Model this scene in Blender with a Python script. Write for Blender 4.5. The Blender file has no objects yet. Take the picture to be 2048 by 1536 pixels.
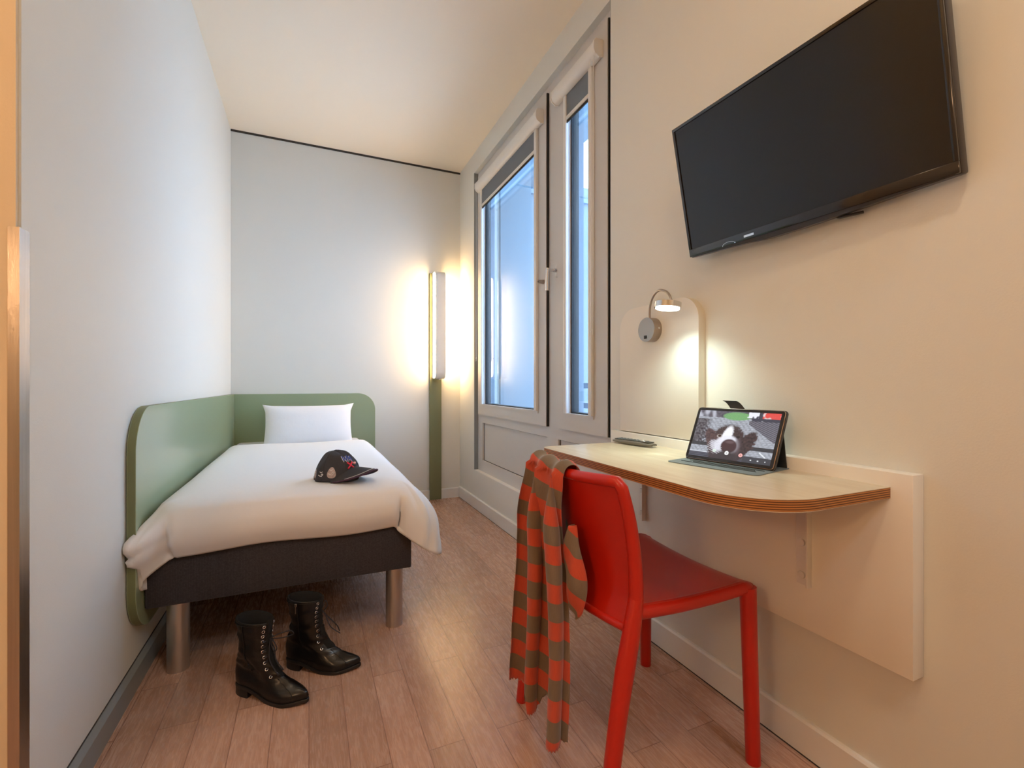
import bpy, bmesh, math, random
from mathutils import Vector, Matrix, noise
random.seed(7)
PI = math.pi
S = bpy.context.scene
COL = S.collection

# ------------------------------------------------------------------ materials
def lin(r, g, b):
    return tuple(((c/255.0)/12.92 if c/255.0 <= .04045 else ((c/255.0+.055)/1.055)**2.4) for c in (r, g, b)) + (1.0,)

def new_mat(name):
    m = bpy.data.materials.new(name); m.use_nodes = True
    nt = m.node_tree
    return m, nt, nt.nodes, nt.links, nt.nodes['Principled BSDF']

def mat(name, col, rough=.5, metal=0, bump=0, bscale=200, var=0, vscale=3, spec=.5, coat=0, aniso=None, sheen=0, emis=None, estr=0):
    m, nt, N, L, P = new_mat(name)
    P.inputs['Base Color'].default_value = col
    P.inputs['Roughness'].default_value = rough
    P.inputs['Metallic'].default_value = metal
    P.inputs['Specular IOR Level'].default_value = spec
    P.inputs['Coat Weight'].default_value = coat
    P.inputs['Coat Roughness'].default_value = .08
    P.inputs['Sheen Weight'].default_value = sheen
    if emis:
        P.inputs['Emission Color'].default_value = emis
        P.inputs['Emission Strength'].default_value = estr
    tc = N.new('ShaderNodeTexCoord')
    src = tc.outputs['Object']
    if aniso:
        mp = N.new('ShaderNodeMapping'); mp.inputs['Scale'].default_value = aniso
        L.new(src, mp.inputs['Vector']); src = mp.outputs['Vector']
    if bump:
        n = N.new('ShaderNodeTexNoise'); n.inputs['Scale'].default_value = bscale; n.inputs['Detail'].default_value = 3
        L.new(src, n.inputs['Vector'])
        b = N.new('ShaderNodeBump'); b.inputs['Strength'].default_value = bump; b.inputs['Distance'].default_value = .002
        L.new(n.outputs['Fac'], b.inputs['Height']); L.new(b.outputs['Normal'], P.inputs['Normal'])
    if var:
        n = N.new('ShaderNodeTexNoise'); n.inputs['Scale'].default_value = vscale; n.inputs['Detail'].default_value = 4
        L.new(src, n.inputs['Vector'])
        mx = N.new('ShaderNodeMix'); mx.data_type = 'RGBA'
        mx.inputs[6].default_value = tuple(c*(1-var) for c in col[:3])+(1,)
        mx.inputs[7].default_value = tuple(min(1, c*(1+var)) for c in col[:3])+(1,)
        L.new(n.outputs['Fac'], mx.inputs[0]); L.new(mx.outputs[2], P.inputs['Base Color'])
    return m

M = {}
M['wall'] = mat('wall_paint', (.73, .72, .66, 1), .55, bump=.12, bscale=260, var=.015, vscale=2)
M['ceiling'] = mat('ceiling_paint', (.90, .80, .65, 1), .8, bump=.1, bscale=200)
M['warmwall'] = mat('entrance_wall_warm_lit', (.70, .55, .36, 1), .6, bump=.1, bscale=200, var=.03, vscale=5)  # ochre base colour carries the warm lamplight on the entrance walls
M['white_trim'] = mat('white_lacquer_trim', (.78, .76, .72, 1), .35)
M['grey_trim'] = mat('grey_plastic_skirting', (.26, .28, .28, 1), .35)
M['dark'] = mat('dark_gap', (.03, .027, .025, 1), .7)
M['black_rubber'] = mat('black_rubber', (.008, .008, .009, 1), .6)
M['steel'] = mat('brushed_steel', (.50, .44, .38, 1), .28, 1, bump=.25, bscale=60, aniso=(40, 40, 1), var=.2, vscale=4)
M['leg_steel'] = mat('satin_steel', (.55, .52, .50, 1), .38, 1, bump=.15, bscale=30, aniso=(1, 1, 40))
M['nickel'] = mat('brushed_nickel', (.40, .345, .30, 1), .30, 1, bump=.2, bscale=50, aniso=(1, 1, 30))
M['chrome'] = mat('chrome', (.75, .76, .78, 1), .16, 1)
M['frame'] = mat('greige_window_frame', (.60, .575, .545, 1), .4)
M['frame_out'] = mat('outer_frame_blue_grey', (.20, .25, .31, 1), .45)
M['blindwhite'] = mat('white_aluminium', (.76, .74, .70, 1), .35)
M['blindfab'] = mat('grey_blackout_cloth', (.17, .19, .215, 1), .85, bump=.3, bscale=500)
M['green'] = mat('sage_green_laminate', (.33, .40, .25, 1), .30, var=.02, vscale=2, coat=.35)
M['green_edge'] = mat('olive_panel_edge', (.17, .19, .085, 1), .5)
M['post'] = mat('olive_green_lacquer', (.21, .22, .11, 1), .45)
M['linen'] = mat('white_bed_linen', (.80, .79, .78, 1), .85, bump=.25, bscale=45, sheen=.1)
M['pillow'] = mat('white_pillowcase', (.84, .84, .86, 1), .85, bump=.3, bscale=60, sheen=.1)
M['mattress'] = mat('mattress_cover', (.7, .7, .7, 1), .9)
M['red'] = mat('orange_red_plastic', (.50, .012, .003, 1), .34, bump=.08, bscale=900, coat=.12)
M['creme'] = mat('cream_laminate', (.80, .76, .68, 1), .32)
M['creme_edge'] = mat('cream_edge_band', (.74, .70, .60, 1), .4)
M['bracket'] = mat('white_powder_coat', (.76, .72, .66, 1), .35)
M['tvblack'] = mat('black_gloss_plastic', (.007, .006, .008, 1), .12, coat=.6)
M['tvframe'] = mat('dark_satin_plastic', (.030, .024, .022, 1), .35)
M['tvscreen'] = mat('dark_lcd_panel', (.006, .006, .008, 1), .22, spec=.55)
M['leather'] = mat('black_leather', (.006, .0055, .0065, 1), .30, bump=.18, bscale=120, spec=.35, coat=.08, var=.3, vscale=12)
M['sole'] = mat('black_rubber_sole', (.010, .010, .011, 1), .45)
M['lining'] = mat('black_textile_lining', (.006, .006, .007, 1), .95)
M['lace'] = mat('black_lace', (.018, .018, .026, 1), .7, bump=.5, bscale=900)
M['capcloth'] = mat('charcoal_cotton_twill', (.040, .040, .048, 1), .85, bump=.3, bscale=700, var=.25, vscale=20)
M['captrim'] = mat('white_thread', (.7, .68, .68, 1), .7)
M['cappurple'] = mat('plum_brim_edge', (.06, .02, .05, 1), .7)
M['capblue'] = mat('blue_embroidery', (.02, .07, .35, 1), .6)
M['capred'] = mat('red_embroidery', (.75, .02, .06, 1), .6)
M['cappink'] = mat('coral_embroidery', (.80, .33, .27, 1), .6)
M['patch'] = mat('woven_patch', (.45, .36, .34, 1), .8, var=.6, vscale=90)
M['patchwhite'] = mat('white_embroidery', (.75, .72, .70, 1), .7)
M['remote'] = mat('dark_grey_plastic', (.045, .045, .042, 1), .35)
M['remoteside'] = mat('bronze_grey_plastic', (.16, .14, .11, 1), .35)
M['rubberkey'] = mat('grey_rubber_key', (.16, .18, .19, 1), .6)
M['tabbody'] = mat('black_tablet_glass', (.012, .009, .009, 1), .12, coat=.5)
M['tabrim'] = mat('bronze_metal_rim', (.35, .27, .22, 1), .3, 1)
M['cover'] = mat('dark_grey_faux_leather', (.030, .034, .038, 1), .5, bump=.3, bscale=600)
M['coverin'] = mat('grey_suede_lining', (.15, .18, .19, 1), .55, bump=.2, bscale=600)
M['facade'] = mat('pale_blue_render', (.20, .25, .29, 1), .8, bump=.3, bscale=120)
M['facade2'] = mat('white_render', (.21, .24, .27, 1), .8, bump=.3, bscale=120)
M['concrete'] = mat('balcony_concrete', (.35, .37, .40, 1), .8, var=.1)
M['rail'] = mat('blue_grey_rail_paint', (.20, .25, .32, 1), .5)
M['rooftile'] = mat('grey_roof_tiles', (.14, .15, .17, 1), .7, var=.4, vscale=6)

def emission_mat(name, col, strength):
    m, nt, N, L, P = new_mat(name)
    P.inputs['Base Color'].default_value = (.8, .8, .8, 1)
    P.inputs['Emission Color'].default_value = col
    P.inputs['Emission Strength'].default_value = strength
    return m
LAMP_STR = 17.0
M['diffuser'] = emission_mat('warm_lit_diffuser', (1.0, .66, .34, 1), LAMP_STR)
M['ledlens'] = emission_mat('cool_led_lens', (.85, 1.0, .95, 1), 5)
M['warmlamp'] = emission_mat('warm_ceiling_lens', (1.0, .74, .47, 1), 34)
M['globe'] = emission_mat('warm_opal_globe', (1.0, .62, .34, 1), 28)
M['coolfill'] = emission_mat('cool_fill_lens', (.74, .88, 1.0, 1), 26)  # unseen fill lamp, added to brighten and cool the near left wall

def floor_mat():
    m, nt, N, L, P = new_mat('oak_red_plank_vinyl')
    tc = N.new('ShaderNodeTexCoord')
    sx = N.new('ShaderNodeSeparateXYZ'); L.new(tc.outputs['Object'], sx.inputs[0])
    cb = N.new('ShaderNodeCombineXYZ'); L.new(sx.outputs['Y'], cb.inputs['X']); L.new(sx.outputs['X'], cb.inputs['Y'])
    br = N.new('ShaderNodeTexBrick')
    br.inputs['Scale'].default_value = 1.0
    br.inputs['Brick Width'].default_value = .62
    br.inputs['Row Height'].default_value = .1
    br.inputs['Mortar Size'].default_value = .0015
    br.inputs['Mortar Smooth'].default_value = .3
    br.inputs['Bias'].default_value = 0
    br.offset = .37; br.offset_frequency = 2
    br.inputs['Color1'].default_value = (.0, .0, .0, 1)
    br.inputs['Color2'].default_value = (1, 1, 1, 1)
    br.inputs['Mortar'].default_value = (.5, .5, .5, 1)
    L.new(cb.outputs[0], br.inputs['Vector'])
    # grain
    mp = N.new('ShaderNodeMapping'); mp.inputs['Scale'].default_value = (110, 9.0, 1)
    ad = N.new('ShaderNodeVectorMath'); ad.operation = 'MULTIPLY_ADD'
    L.new(br.outputs['Color'], ad.inputs[0]); ad.inputs[1].default_value = (3.1, 5.7, 2.0); L.new(tc.outputs['Object'], ad.inputs[2])
    L.new(ad.outputs[0], mp.inputs['Vector'])
    g = N.new('ShaderNodeTexNoise'); g.inputs['Scale'].default_value = 1.6; g.inputs['Detail'].default_value = 7; g.inputs['Distortion'].default_value = 1.3
    L.new(mp.outputs[0], g.inputs['Vector'])
    mp2 = N.new('ShaderNodeMapping'); mp2.inputs['Scale'].default_value = (6, 1.0, 1)
    L.new(ad.outputs[0], mp2.inputs['Vector'])
    wv = N.new('ShaderNodeTexWave'); wv.inputs['Scale'].default_value = 1.1; wv.inputs['Distortion'].default_value = 7; wv.inputs['Detail'].default_value = 3
    wv.bands_direction = 'X'
    L.new(mp2.outputs[0], wv.inputs['Vector'])
    addf = N.new('ShaderNodeMath'); addf.operation = 'MULTIPLY_ADD'
    L.new(wv.outputs['Fac'], addf.inputs[0]); addf.inputs[1].default_value = .14
    L.new(g.outputs['Fac'], addf.inputs[2])
    rp = N.new('ShaderNodeValToRGB')
    e = rp.color_ramp.elements
    e[0].position = .25; e[0].color = (.430, .250, .180, 1)
    e[1].position = .95; e[1].color = (.590, .385, .290, 1)
    k = rp.color_ramp.elements.new(.58); k.color = (.505, .310, .225, 1)
    L.new(addf.outputs[0], rp.inputs['Fac'])
    hue = N.new('ShaderNodeMix'); hue.data_type = 'RGBA'; hue.blend_type = 'MULTIPLY'; hue.inputs[0].default_value = 1
    pr = N.new('ShaderNodeValToRGB'); pr.color_ramp.elements[0].color = (.84, .82, .80, 1); pr.color_ramp.elements[1].color = (1.08, 1.06, 1.05, 1)
    sp = N.new('ShaderNodeSeparateColor'); L.new(br.outputs['Color'], sp.inputs[0]); L.new(sp.outputs[0], pr.inputs['Fac'])
    L.new(rp.outputs[0], hue.inputs[6]); L.new(pr.outputs[0], hue.inputs[7])
    mo = N.new('ShaderNodeMix'); mo.data_type = 'RGBA'
    mfac = N.new('ShaderNodeMath'); mfac.operation = 'MULTIPLY'; L.new(br.outputs['Fac'], mfac.inputs[0]); mfac.inputs[1].default_value = .85
    L.new(mfac.outputs[0], mo.inputs[0]); L.new(hue.outputs[2], mo.inputs[6]); mo.inputs[7].default_value = (.20, .09, .06, 1)
    L.new(mo.outputs[2], P.inputs['Base Color'])
    rr = N.new('ShaderNodeMapRange'); rr.inputs['To Min'].default_value = .20; rr.inputs['To Max'].default_value = .34
    L.new(g.outputs['Fac'], rr.inputs['Value']); L.new(rr.outputs[0], P.inputs['Roughness'])
    b = N.new('ShaderNodeBump'); b.inputs['Strength'].default_value = .12; b.inputs['Distance'].default_value = .002
    L.new(g.outputs['Fac'], b.inputs['Height']); L.new(b.outputs[0], P.inputs['Normal'])
    return m
M['floor'] = floor_mat()

def desk_mat():
    m, nt, N, L, P = new_mat('pale_birch_desktop')
    tc = N.new('ShaderNodeTexCoord')
    mp = N.new('ShaderNodeMapping'); mp.inputs['Scale'].default_value = (22, 2.0, 1)
    L.new(tc.outputs['Object'], mp.inputs[0])
    g = N.new('ShaderNodeTexNoise'); g.inputs['Scale'].default_value = 1.5; g.inputs['Detail'].default_value = 6; g.inputs['Distortion'].default_value = 1.0
    L.new(mp.outputs[0], g.inputs['Vector'])
    rp = N.new('ShaderNodeValToRGB'); e = rp.color_ramp.elements
    e[0].position = .3; e[0].color = (.62, .50, .34, 1); e[1].position = .75; e[1].color = (.75, .65, .49, 1)
    L.new(g.outputs['Fac'], rp.inputs[0]); L.new(rp.outputs[0], P.inputs['Base Color'])
    P.inputs['Roughness'].default_value = .32
    return m
M['desk'] = desk_mat()

def ply_mat():
    m, nt, N, L, P = new_mat('layered_plywood_edge')
    tc = N.new('ShaderNodeTexCoord'); sx = N.new('ShaderNodeSeparateXYZ'); L.new(tc.outputs['Object'], sx.inputs[0])
    mu = N.new('ShaderNodeMath'); mu.operation = 'MULTIPLY'; mu.inputs[1].default_value = 2*PI/.0048; L.new(sx.outputs['Z'], mu.inputs[0])
    si = N.new('ShaderNodeMath'); si.operation = 'SINE'; L.new(mu.outputs[0], si.inputs[0])
    rp = N.new('ShaderNodeValToRGB'); e = rp.color_ramp.elements
    mr = N.new('ShaderNodeMapRange'); mr.inputs['From Min'].default_value = -1; L.new(si.outputs[0], mr.inputs['Value'])
    e[0].position = .3; e[0].color = (.11, .034, .010, 1); e[1].position = .62; e[1].color = (.50, .20, .05, 1)
    L.new(mr.outputs[0], rp.inputs[0]); L.new(rp.outputs[0], P.inputs['Base Color'])
    P.inputs['Roughness'].default_value = .5
    return m
M['ply'] = ply_mat()

def weave_mat():
    m, nt, N, L, P = new_mat('charcoal_woven_upholstery')
    tc = N.new('ShaderNodeTexCoord')
    ck = N.new('ShaderNodeTexVoronoi'); ck.inputs['Scale'].default_value = 220; ck.inputs['Randomness'].default_value = .25
    L.new(tc.outputs['Object'], ck.inputs['Vector'])
    rp = N.new('ShaderNodeValToRGB'); e = rp.color_ramp.elements
    e[0].position = .1; e[0].color = (.080, .070, .078, 1); e[1].position = .7; e[1].color = (.030, .026, .030, 1)
    L.new(ck.outputs['Distance'], rp.inputs[0]); L.new(rp.outputs[0], P.inputs['Base Color'])
    P.inputs['Roughness'].default_value = .9
    b = N.new('ShaderNodeBump'); b.inputs['Strength'].default_value = .5; b.inputs['Distance'].default_value = .001
    L.new(ck.outputs['Distance'], b.inputs['Height']); L.new(b.outputs[0], P.inputs['Normal'])
    return m
M['weave'] = weave_mat()

def scarf_mat():
    m, nt, N, L, P = new_mat('striped_viscose_cloth')
    uv = N.new('ShaderNodeUVMap'); uv.uv_map = 'UVMap'
    sx = N.new('ShaderNodeSeparateXYZ'); L.new(uv.outputs[0], sx.inputs[0])
    mu = N.new('ShaderNodeMath'); mu.operation = 'DIVIDE'; mu.inputs[1].default_value = .092; L.new(sx.outputs['X'], mu.inputs[0])
    fr = N.new('ShaderNodeMath'); fr.operation = 'FRACT'; L.new(mu.outputs[0], fr.inputs[0])
    st = N.new('ShaderNodeMath'); st.operation = 'GREATER_THAN'; st.inputs[1].default_value = .5; L.new(fr.outputs[0], st.inputs[0])
    mx = N.new('ShaderNodeMix'); mx.data_type = 'RGBA'
    mx.inputs[6].default_value = (.52, .060, .020, 1); mx.inputs[7].default_value = (.175, .120, .075, 1)
    L.new(st.outputs[0], mx.inputs[0])
    n = N.new('ShaderNodeTexNoise'); n.inputs['Scale'].default_value = 60; n.inputs['Detail'].default_value = 4
    mp = N.new('ShaderNodeMapping'); mp.inputs['Scale'].default_value = (1, 6, 1); L.new(uv.outputs[0], mp.inputs[0]); L.new(mp.outputs[0], n.inputs['Vector'])
    m2 = N.new('ShaderNodeMix'); m2.data_type = 'RGBA'; m2.blend_type = 'MULTIPLY'; m2.inputs[0].default_value = .5
    L.new(mx.outputs[2], m2.inputs[6]); L.new(n.outputs['Color'], m2.inputs[7])
    rp = N.new('ShaderNodeValToRGB'); rp.color_ramp.elements[0].color = (.75, .75, .75, 1); rp.color_ramp.elements[1].color = (1.2, 1.2, 1.2, 1)
    L.new(n.outputs['Fac'], rp.inputs[0]); L.new(rp.outputs[0], m2.inputs[7]); m2.inputs[0].default_value = 1
    L.new(m2.outputs[2], P.inputs['Base Color'])
    P.inputs['Roughness'].default_value = .85; P.inputs['Sheen Weight'].default_value = .3
    return m
M['scarf'] = scarf_mat()

def glass_mat():
    m = bpy.data.materials.new('clear_window_glass'); m.use_nodes = True
    nt = m.node_tree; N = nt.nodes; L = nt.links; N.clear()
    o = N.new('ShaderNodeOutputMaterial'); t = N.new('ShaderNodeBsdfTransparent'); t.inputs[0].default_value = (.90, .95, 1.0, 1)
    g = N.new('ShaderNodeBsdfGlossy'); g.inputs['Roughness'].default_value = .012
    fz = N.new('ShaderNodeFresnel'); fz.inputs['IOR'].default_value = 1.5
    ge = N.new('ShaderNodeNewGeometry'); ii = N.new('ShaderNodeMapRange')       # same reflectance on the inner faces of the pane
    ii.inputs['To Min'].default_value = 1.5; ii.inputs['To Max'].default_value = 1/1.5
    L.new(ge.outputs['Backfacing'], ii.inputs['Value']); L.new(ii.outputs[0], fz.inputs['IOR'])
    mx = N.new('ShaderNodeMixShader'); L.new(fz.outputs[0], mx.inputs[0]); L.new(t.outputs[0], mx.inputs[1]); L.new(g.outputs[0], mx.inputs[2])
    L.new(mx.outputs[0], o.inputs['Surface'])
    return m
M['glass'] = glass_mat()

# ------------------------------------------------------------------ object helpers
def root_loc(p):
    v = Vector((0, 0, 0))
    while p is not None:
        v += p.location; p = p.parent
    return v

def link(name, me, m, parent=None, smooth=False):
    o = bpy.data.objects.new(name, me); COL.objects.link(o)
    if isinstance(m, (list, tuple)):
        for q in m: me.materials.append(q)
    elif m is not None: me.materials.append(m)
    if parent is not None:
        v = root_loc(parent)
        if v.length > 0: me.transform(Matrix.Translation(-v))
        o.parent = parent
    if smooth:
        me.polygons.foreach_set('use_smooth', [True]*len(me.polygons))
        if smooth != 'all':
            try: me.set_sharp_from_angle(angle=math.radians(smooth if smooth is not True else 40))
            except Exception: pass
    me.update()
    return o

def mk(name, verts, faces, m, parent=None, smooth=False, uvs=None):
    me = bpy.data.meshes.new(name); me.from_pydata([tuple(v) for v in verts], [], faces)
    if uvs:
        ul = me.uv_layers.new(name='UVMap')
        for lp in me.loops: ul.data[lp.index].uv = uvs[lp.vertex_index]
    return link(name, me, m, parent, smooth)

def from_bm(name, bm, m, parent=None, smooth=False):
    bmesh.ops.recalc_face_normals(bm, faces=bm.faces)
    me = bpy.data.meshes.new(name); bm.to_mesh(me); bm.free()
    return link(name, me, m, parent, smooth)

def add_box(bm, lo, hi, bev=0, seg=2):
    r = bmesh.ops.create_cube(bm, size=1)
    vs = r['verts']
    for v in vs:
        v.co = Vector([lo[i] + (v.co[i]+.5)*(hi[i]-lo[i]) for i in range(3)])
    if bev:
        es = list({e for v in vs for e in v.link_edges})
        bmesh.ops.bevel(bm, geom=es, offset=bev, segments=seg, affect='EDGES', profile=.5)

def box(name, lo, hi, m, parent=None, bev=0, seg=2):
    bm = bmesh.new(); add_box(bm, lo, hi, bev, seg)
    return from_bm(name, bm, m, parent, 35 if bev else False)

def boxes(name, lst, m, parent=None, bev=0):
    bm = bmesh.new()
    for lo, hi in lst: add_box(bm, lo, hi, bev)
    return from_bm(name, bm, m, parent, 35 if bev else False)

def rr_pts(x0, y0, x1, y1, r, n=12):
    """rounded rect, r=(r_x0y0, r_x1y0, r_x1y1, r_x0y1)"""
    out = []
    for (cx, cy, rad, a0) in ((x0+r[0], y0+r[0], r[0], PI), (x1-r[1], y0+r[1], r[1], 1.5*PI), (x1-r[2], y1-r[2], r[2], 0), (x0+r[3], y1-r[3], r[3], .5*PI)):
        if rad < 1e-5: out.append((cx, cy)); continue
        for i in range(n+1):
            a = a0 + i/n*PI/2
            out.append((cx+rad*math.cos(a), cy+rad*math.sin(a)))
    return out

AX = {'x': lambda a, u, v: (a, u, v), 'y': lambda a, u, v: (u, a, v), 'z': lambda a, u, v: (u, v, a)}
def prism(name, pts, axis, a0, a1, m, parent=None, bev=0, mats=None, smooth=30):
    """extrude polygon; mats=(face_mat, edge_mat) gives caps/side materials"""
    bm = bmesh.new()
    A = [bm.verts.new(AX[axis](a0, *p)) for p in pts]
    B = [bm.verts.new(AX[axis](a1, *p)) for p in pts]
    f0 = bm.faces.new(A); f1 = bm.faces.new(B[::-1])
    n = len(pts); sides = []
    for i in range(n):
        sides.append(bm.faces.new((A[i], A[(i+1) % n], B[(i+1) % n], B[i])))
    if mats:
        for q in sides: q.material_index = 1
    if bev:
        es = list(f0.edges)+list(f1.edges)
        bmesh.ops.bevel(bm, geom=es, offset=bev, segments=2, affect='EDGES', profile=.5)
    return from_bm(name, bm, mats if mats else m, parent, smooth)

def frame_of(d, up=Vector((0, 0, 1))):
    d = d.normalized()
    if abs(d.dot(up)) > .95: up = Vector((1, 0, 0))
    a = d.cross(up).normalized(); b = a.cross(d).normalized()
    return a, b

def smooth_path(pts, n=6, closed=False):
    P = [Vector(p) for p in pts]; out = []
    N = len(P)
    rng = range(N if closed else N-1)
    for i in rng:
        p0 = P[(i-1) % N] if closed or i > 0 else P[0]*2-P[1]
        p1 = P[i]; p2 = P[(i+1) % N]
        p3 = P[(i+2) % N] if closed or i+2 < N else P[-1]*2-P[-2]
        for k in range(n):
            t = k/n
            out.append(.5*((2*p1)+(-p0+p2)*t+(2*p0-5*p1+4*p2-p3)*t*t+(-p0+3*p1-3*p2+p3)*t*t*t))
    if not closed: out.append(P[-1].copy())
    return out

def add_tube(bm, pts, r, seg=12, closed=False, cap=True):
    P = [Vector(p) for p in pts]; n = len(P)
    rad = r if isinstance(r, (list, tuple)) else [r]*n
    rings = []; a = None
    for i in range(n):
        if closed: d = P[(i+1) % n]-P[(i-1) % n]
        else: d = P[min(i+1, n-1)]-P[max(i-1, 0)]
        d.normalize()
        if a is None: a, b = frame_of(d)
        else:
            a = (a - d*a.dot(d)); a.normalize(); b = d.cross(a)*-1
            b = a.cross(d)
        rings.append([bm.verts.new(P[i]+(a*math.cos(2*PI*k/seg)+b*math.sin(2*PI*k/seg))*rad[i]) for k in range(seg)])
    m = n if closed else n-1
    for i in range(m):
        A = rings[i]; B = rings[(i+1) % n]
        for k in range(seg):
            bm.faces.new((A[k], A[(k+1) % seg], B[(k+1) % seg], B[k]))
    if cap and not closed:
        bm.faces.new(rings[0]); bm.faces.new(rings[-1][::-1])

def tube(name, pts, r, m, parent=None, seg=12, closed=False):
    bm = bmesh.new(); add_tube(bm, pts, r, seg, closed)
    return from_bm(name, bm, m, parent, 50)

def interp(keys, x):
    if x <= keys[0][0]: return keys[0][1]
    for (a, va), (b, vb) in zip(keys, keys[1:]):
        if x <= b:
            t = (x-a)/(b-a); t = t*t*(3-2*t) if False else t
            return va+(vb-va)*t
    return keys[-1][1]
def sinterp(keys, x):
    if x <= keys[0][0]: return keys[0][1]
    for (a, va), (b, vb) in zip(keys, keys[1:]):
        if x <= b:
            t = (x-a)/(b-a); t = t*t*(3-2*t)
            return va+(vb-va)*t
    return keys[-1][1]
def sst(a, b, x):
    t = max(0, min(1, (x-a)/(b-a))); return t*t*(3-2*t)

def cyl(name, p0, p1, r, m, parent=None, seg=32, bev=0):
    bm = bmesh.new(); add_tube(bm, [p0, p1], r, seg)
    if bev:
        es = [e for e in bm.edges if sum(1 for f in e.link_faces if len(f.verts) > 4) == 1]
        bmesh.ops.bevel(bm, geom=es, offset=bev, segments=2, affect='EDGES', profile=.5)
    return from_bm(name, bm, m, parent, 40)

def thing(name, label, cat, loc=(0, 0, 0), group=None):
    o = bpy.data.objects.new(name, None); COL.objects.link(o); o.location = loc
    o.empty_display_size = .05
    o['label'] = label; o['category'] = cat
    if group: o['group'] = group
    return o
def tag(o, label, cat, group=None):
    o['label'] = label; o['category'] = cat
    if group: o['group'] = group
    return o
def struct(o, label=None):
    o['kind'] = 'structure'
    if label: o['label'] = label
    return o
def lbl(o, t): o['label'] = t; return o

# ------------------------------------------------------------------ room
XL, XR, YB, ZC = -.527, 1.23, 3.935, 2.875      # left wall, right wall, back wall, ceiling
YN, XE, YF = 1.232, -1.25, -1.7                 # near end of the left wall, entrance side wall, wall behind camera
WY0, WY1, WZ0, WZ1 = 1.70, 3.557, .30, 2.715    # window opening
struct(box('floor', (XE, YF, -.05), (XR, YB, 0), M['floor']), 'reddish wood plank floor')
struct(box('ceiling', (XE-.1, YF-.1, ZC), (XR+.22, YB+.1, ZC+.1), M['ceiling']), 'pale painted ceiling')
struct(boxes('wall_left', [((XL-.10, YN+.008, 0), (XL, YB, ZC))], M['wall']), 'white wall beside the bed')
struct(box('wall_back', (XE, YB, 0), (XR+.22, YB+.1, ZC), M['wall']), 'pale wall behind the head of the bed')
struct(boxes('wall_right', [((XR, YF, 0), (XR+.22, WY0, ZC)), ((XR, WY1, 0), (XR+.22, YB, ZC)),
                            ((XR, WY0, WZ1), (XR+.22, WY1, ZC)), ((XR, WY0, 0), (XR+.22, WY1, WZ0))], M['wall']), 'pale wall with the window and desk')
struct(box('wall_entrance_end', (XE, YN-.002, 0), (XL-.004, YN+.008, ZC), M['warmwall']), 'return wall at the left edge with warm lamplight in its colour')
struct(box('wall_entrance_side', (XE-.1, YF, 0), (XE, YB, ZC), M['warmwall']))
struct(box('wall_behind', (XE, YF-.1, 0), (XR, YF, ZC), M['warmwall']))
# stainless corner guard
struct(prism('trim_1', [(XL+.0025, YN-.0045), (XL+.0025, YN+.032), (XL+.0002, YN+.032), (XL+.0002, YN-.0022), (XL-.0150, YN-.0022), (XL-.0150, YN-.0045)],
             'z', 0, 1.311, M['steel']), 'stainless steel corner guard on the wall end')
struct(box('trim_2', (XL, YB-.006, ZC-.014), (XR, YB, ZC), M['dark']), 'dark shadow gap along the ceiling of the back wall')
# baseboards
def skirting(name, pts2, axis, a0, a1, m, label):
    struct(prism(name, pts2, axis, a0, a1, m, smooth=False), label)
BZ = .085
skirting('baseboard_left', [(XL, 0), (XL+.013, 0), (XL+.013, BZ-.018), (XL+.003, BZ), (XL, BZ)], 'y', YN+.034, YB, M['grey_trim'], 'grey skirting along the left wall')
struct(box('trim_3', (XL, YN+.034, BZ), (XL+.002, YB, BZ+.003), M['dark']), 'dark joint above the grey skirting')
skirting('baseboard_back', [(YB, 0), (YB-.013, 0), (YB-.013, BZ-.006), (YB-.009, BZ), (YB, BZ)], 'x', XL+.013, XR-.013, M['white_trim'], 'white skirting along the back wall')
skirting('baseboard_right', [(XR, 0), (XR-.014, 0), (XR-.014, BZ+.004), (XR-.009, BZ+.010), (XR, BZ+.010)], 'y', YF, YB, M['white_trim'], 'white skirting along the right wall')
struct(box('trim_4', (XR-.0155, YF, 0), (XR-.014, YB, .003), M['dark']))

# ------------------------------------------------------------------ window
XF = 1.265    # frame face
XS = 1.247    # sash face
S1 = (2.344, 3.507, .756, 2.672); S2 = (1.748, 2.213, .756, 2.672)
G1 = (2.462, 3.385, .842, 2.56); G2 = (1.878, 2.098, .846, 2.56)
win = bpy.data.objects.new('window_1', None); COL.objects.link(win); win.location = (XF, 2.63, .30); win['kind'] = 'structure'
win['label'] = 'tall greige window with two glazed sashes over blank panels'
def ring(bm, x0, x1, o, i, bev=0):
    (a0, a1, b0, b1), (c0, c1, d0, d1) = o, i
    add_box(bm, (x0, a0, b0), (x1, a1, d0), bev); add_box(bm, (x0, a0, d1), (x1, a1, b1), bev)
    add_box(bm, (x0, a0, d0), (x1, c0, d1), bev); add_box(bm, (x0, c1, d0), (x1, a1, d1), bev)
P1 = (2.36, 3.45, .392, .692); P2 = (1.765, 2.235, .392, .692)
bm = bmesh.new()
ys = [WY0, P2[0], P2[1], P1[0], P1[1], WY1]
add_box(bm, (XF, WY0, WZ0), (XF+.07, WY1, P1[2])); add_box(bm, (XF, WY0, P1[3]), (XF+.07, WY1, .80))
add_box(bm, (XF, WY0, P1[2]), (XF+.07, P2[0], P1[3])); add_box(bm, (XF, P2[1], P1[2]), (XF+.07, P1[0], P1[3])); add_box(bm, (XF, P1[1], P1[2]), (XF+.07, WY1, P1[3]))
add_box(bm, (XF, WY0, .80), (XF+.07, WY0+.07, WZ1)); add_box(bm, (XF, WY1-.085, .80), (XF+.07, WY1, WZ1))
add_box(bm, (XF, 2.185, .80), (XF+.07, 2.375, WZ1-.07)); add_box(bm, (XF, WY0+.07, WZ1-.07), (XF+.07, WY1-.085, WZ1))
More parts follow.
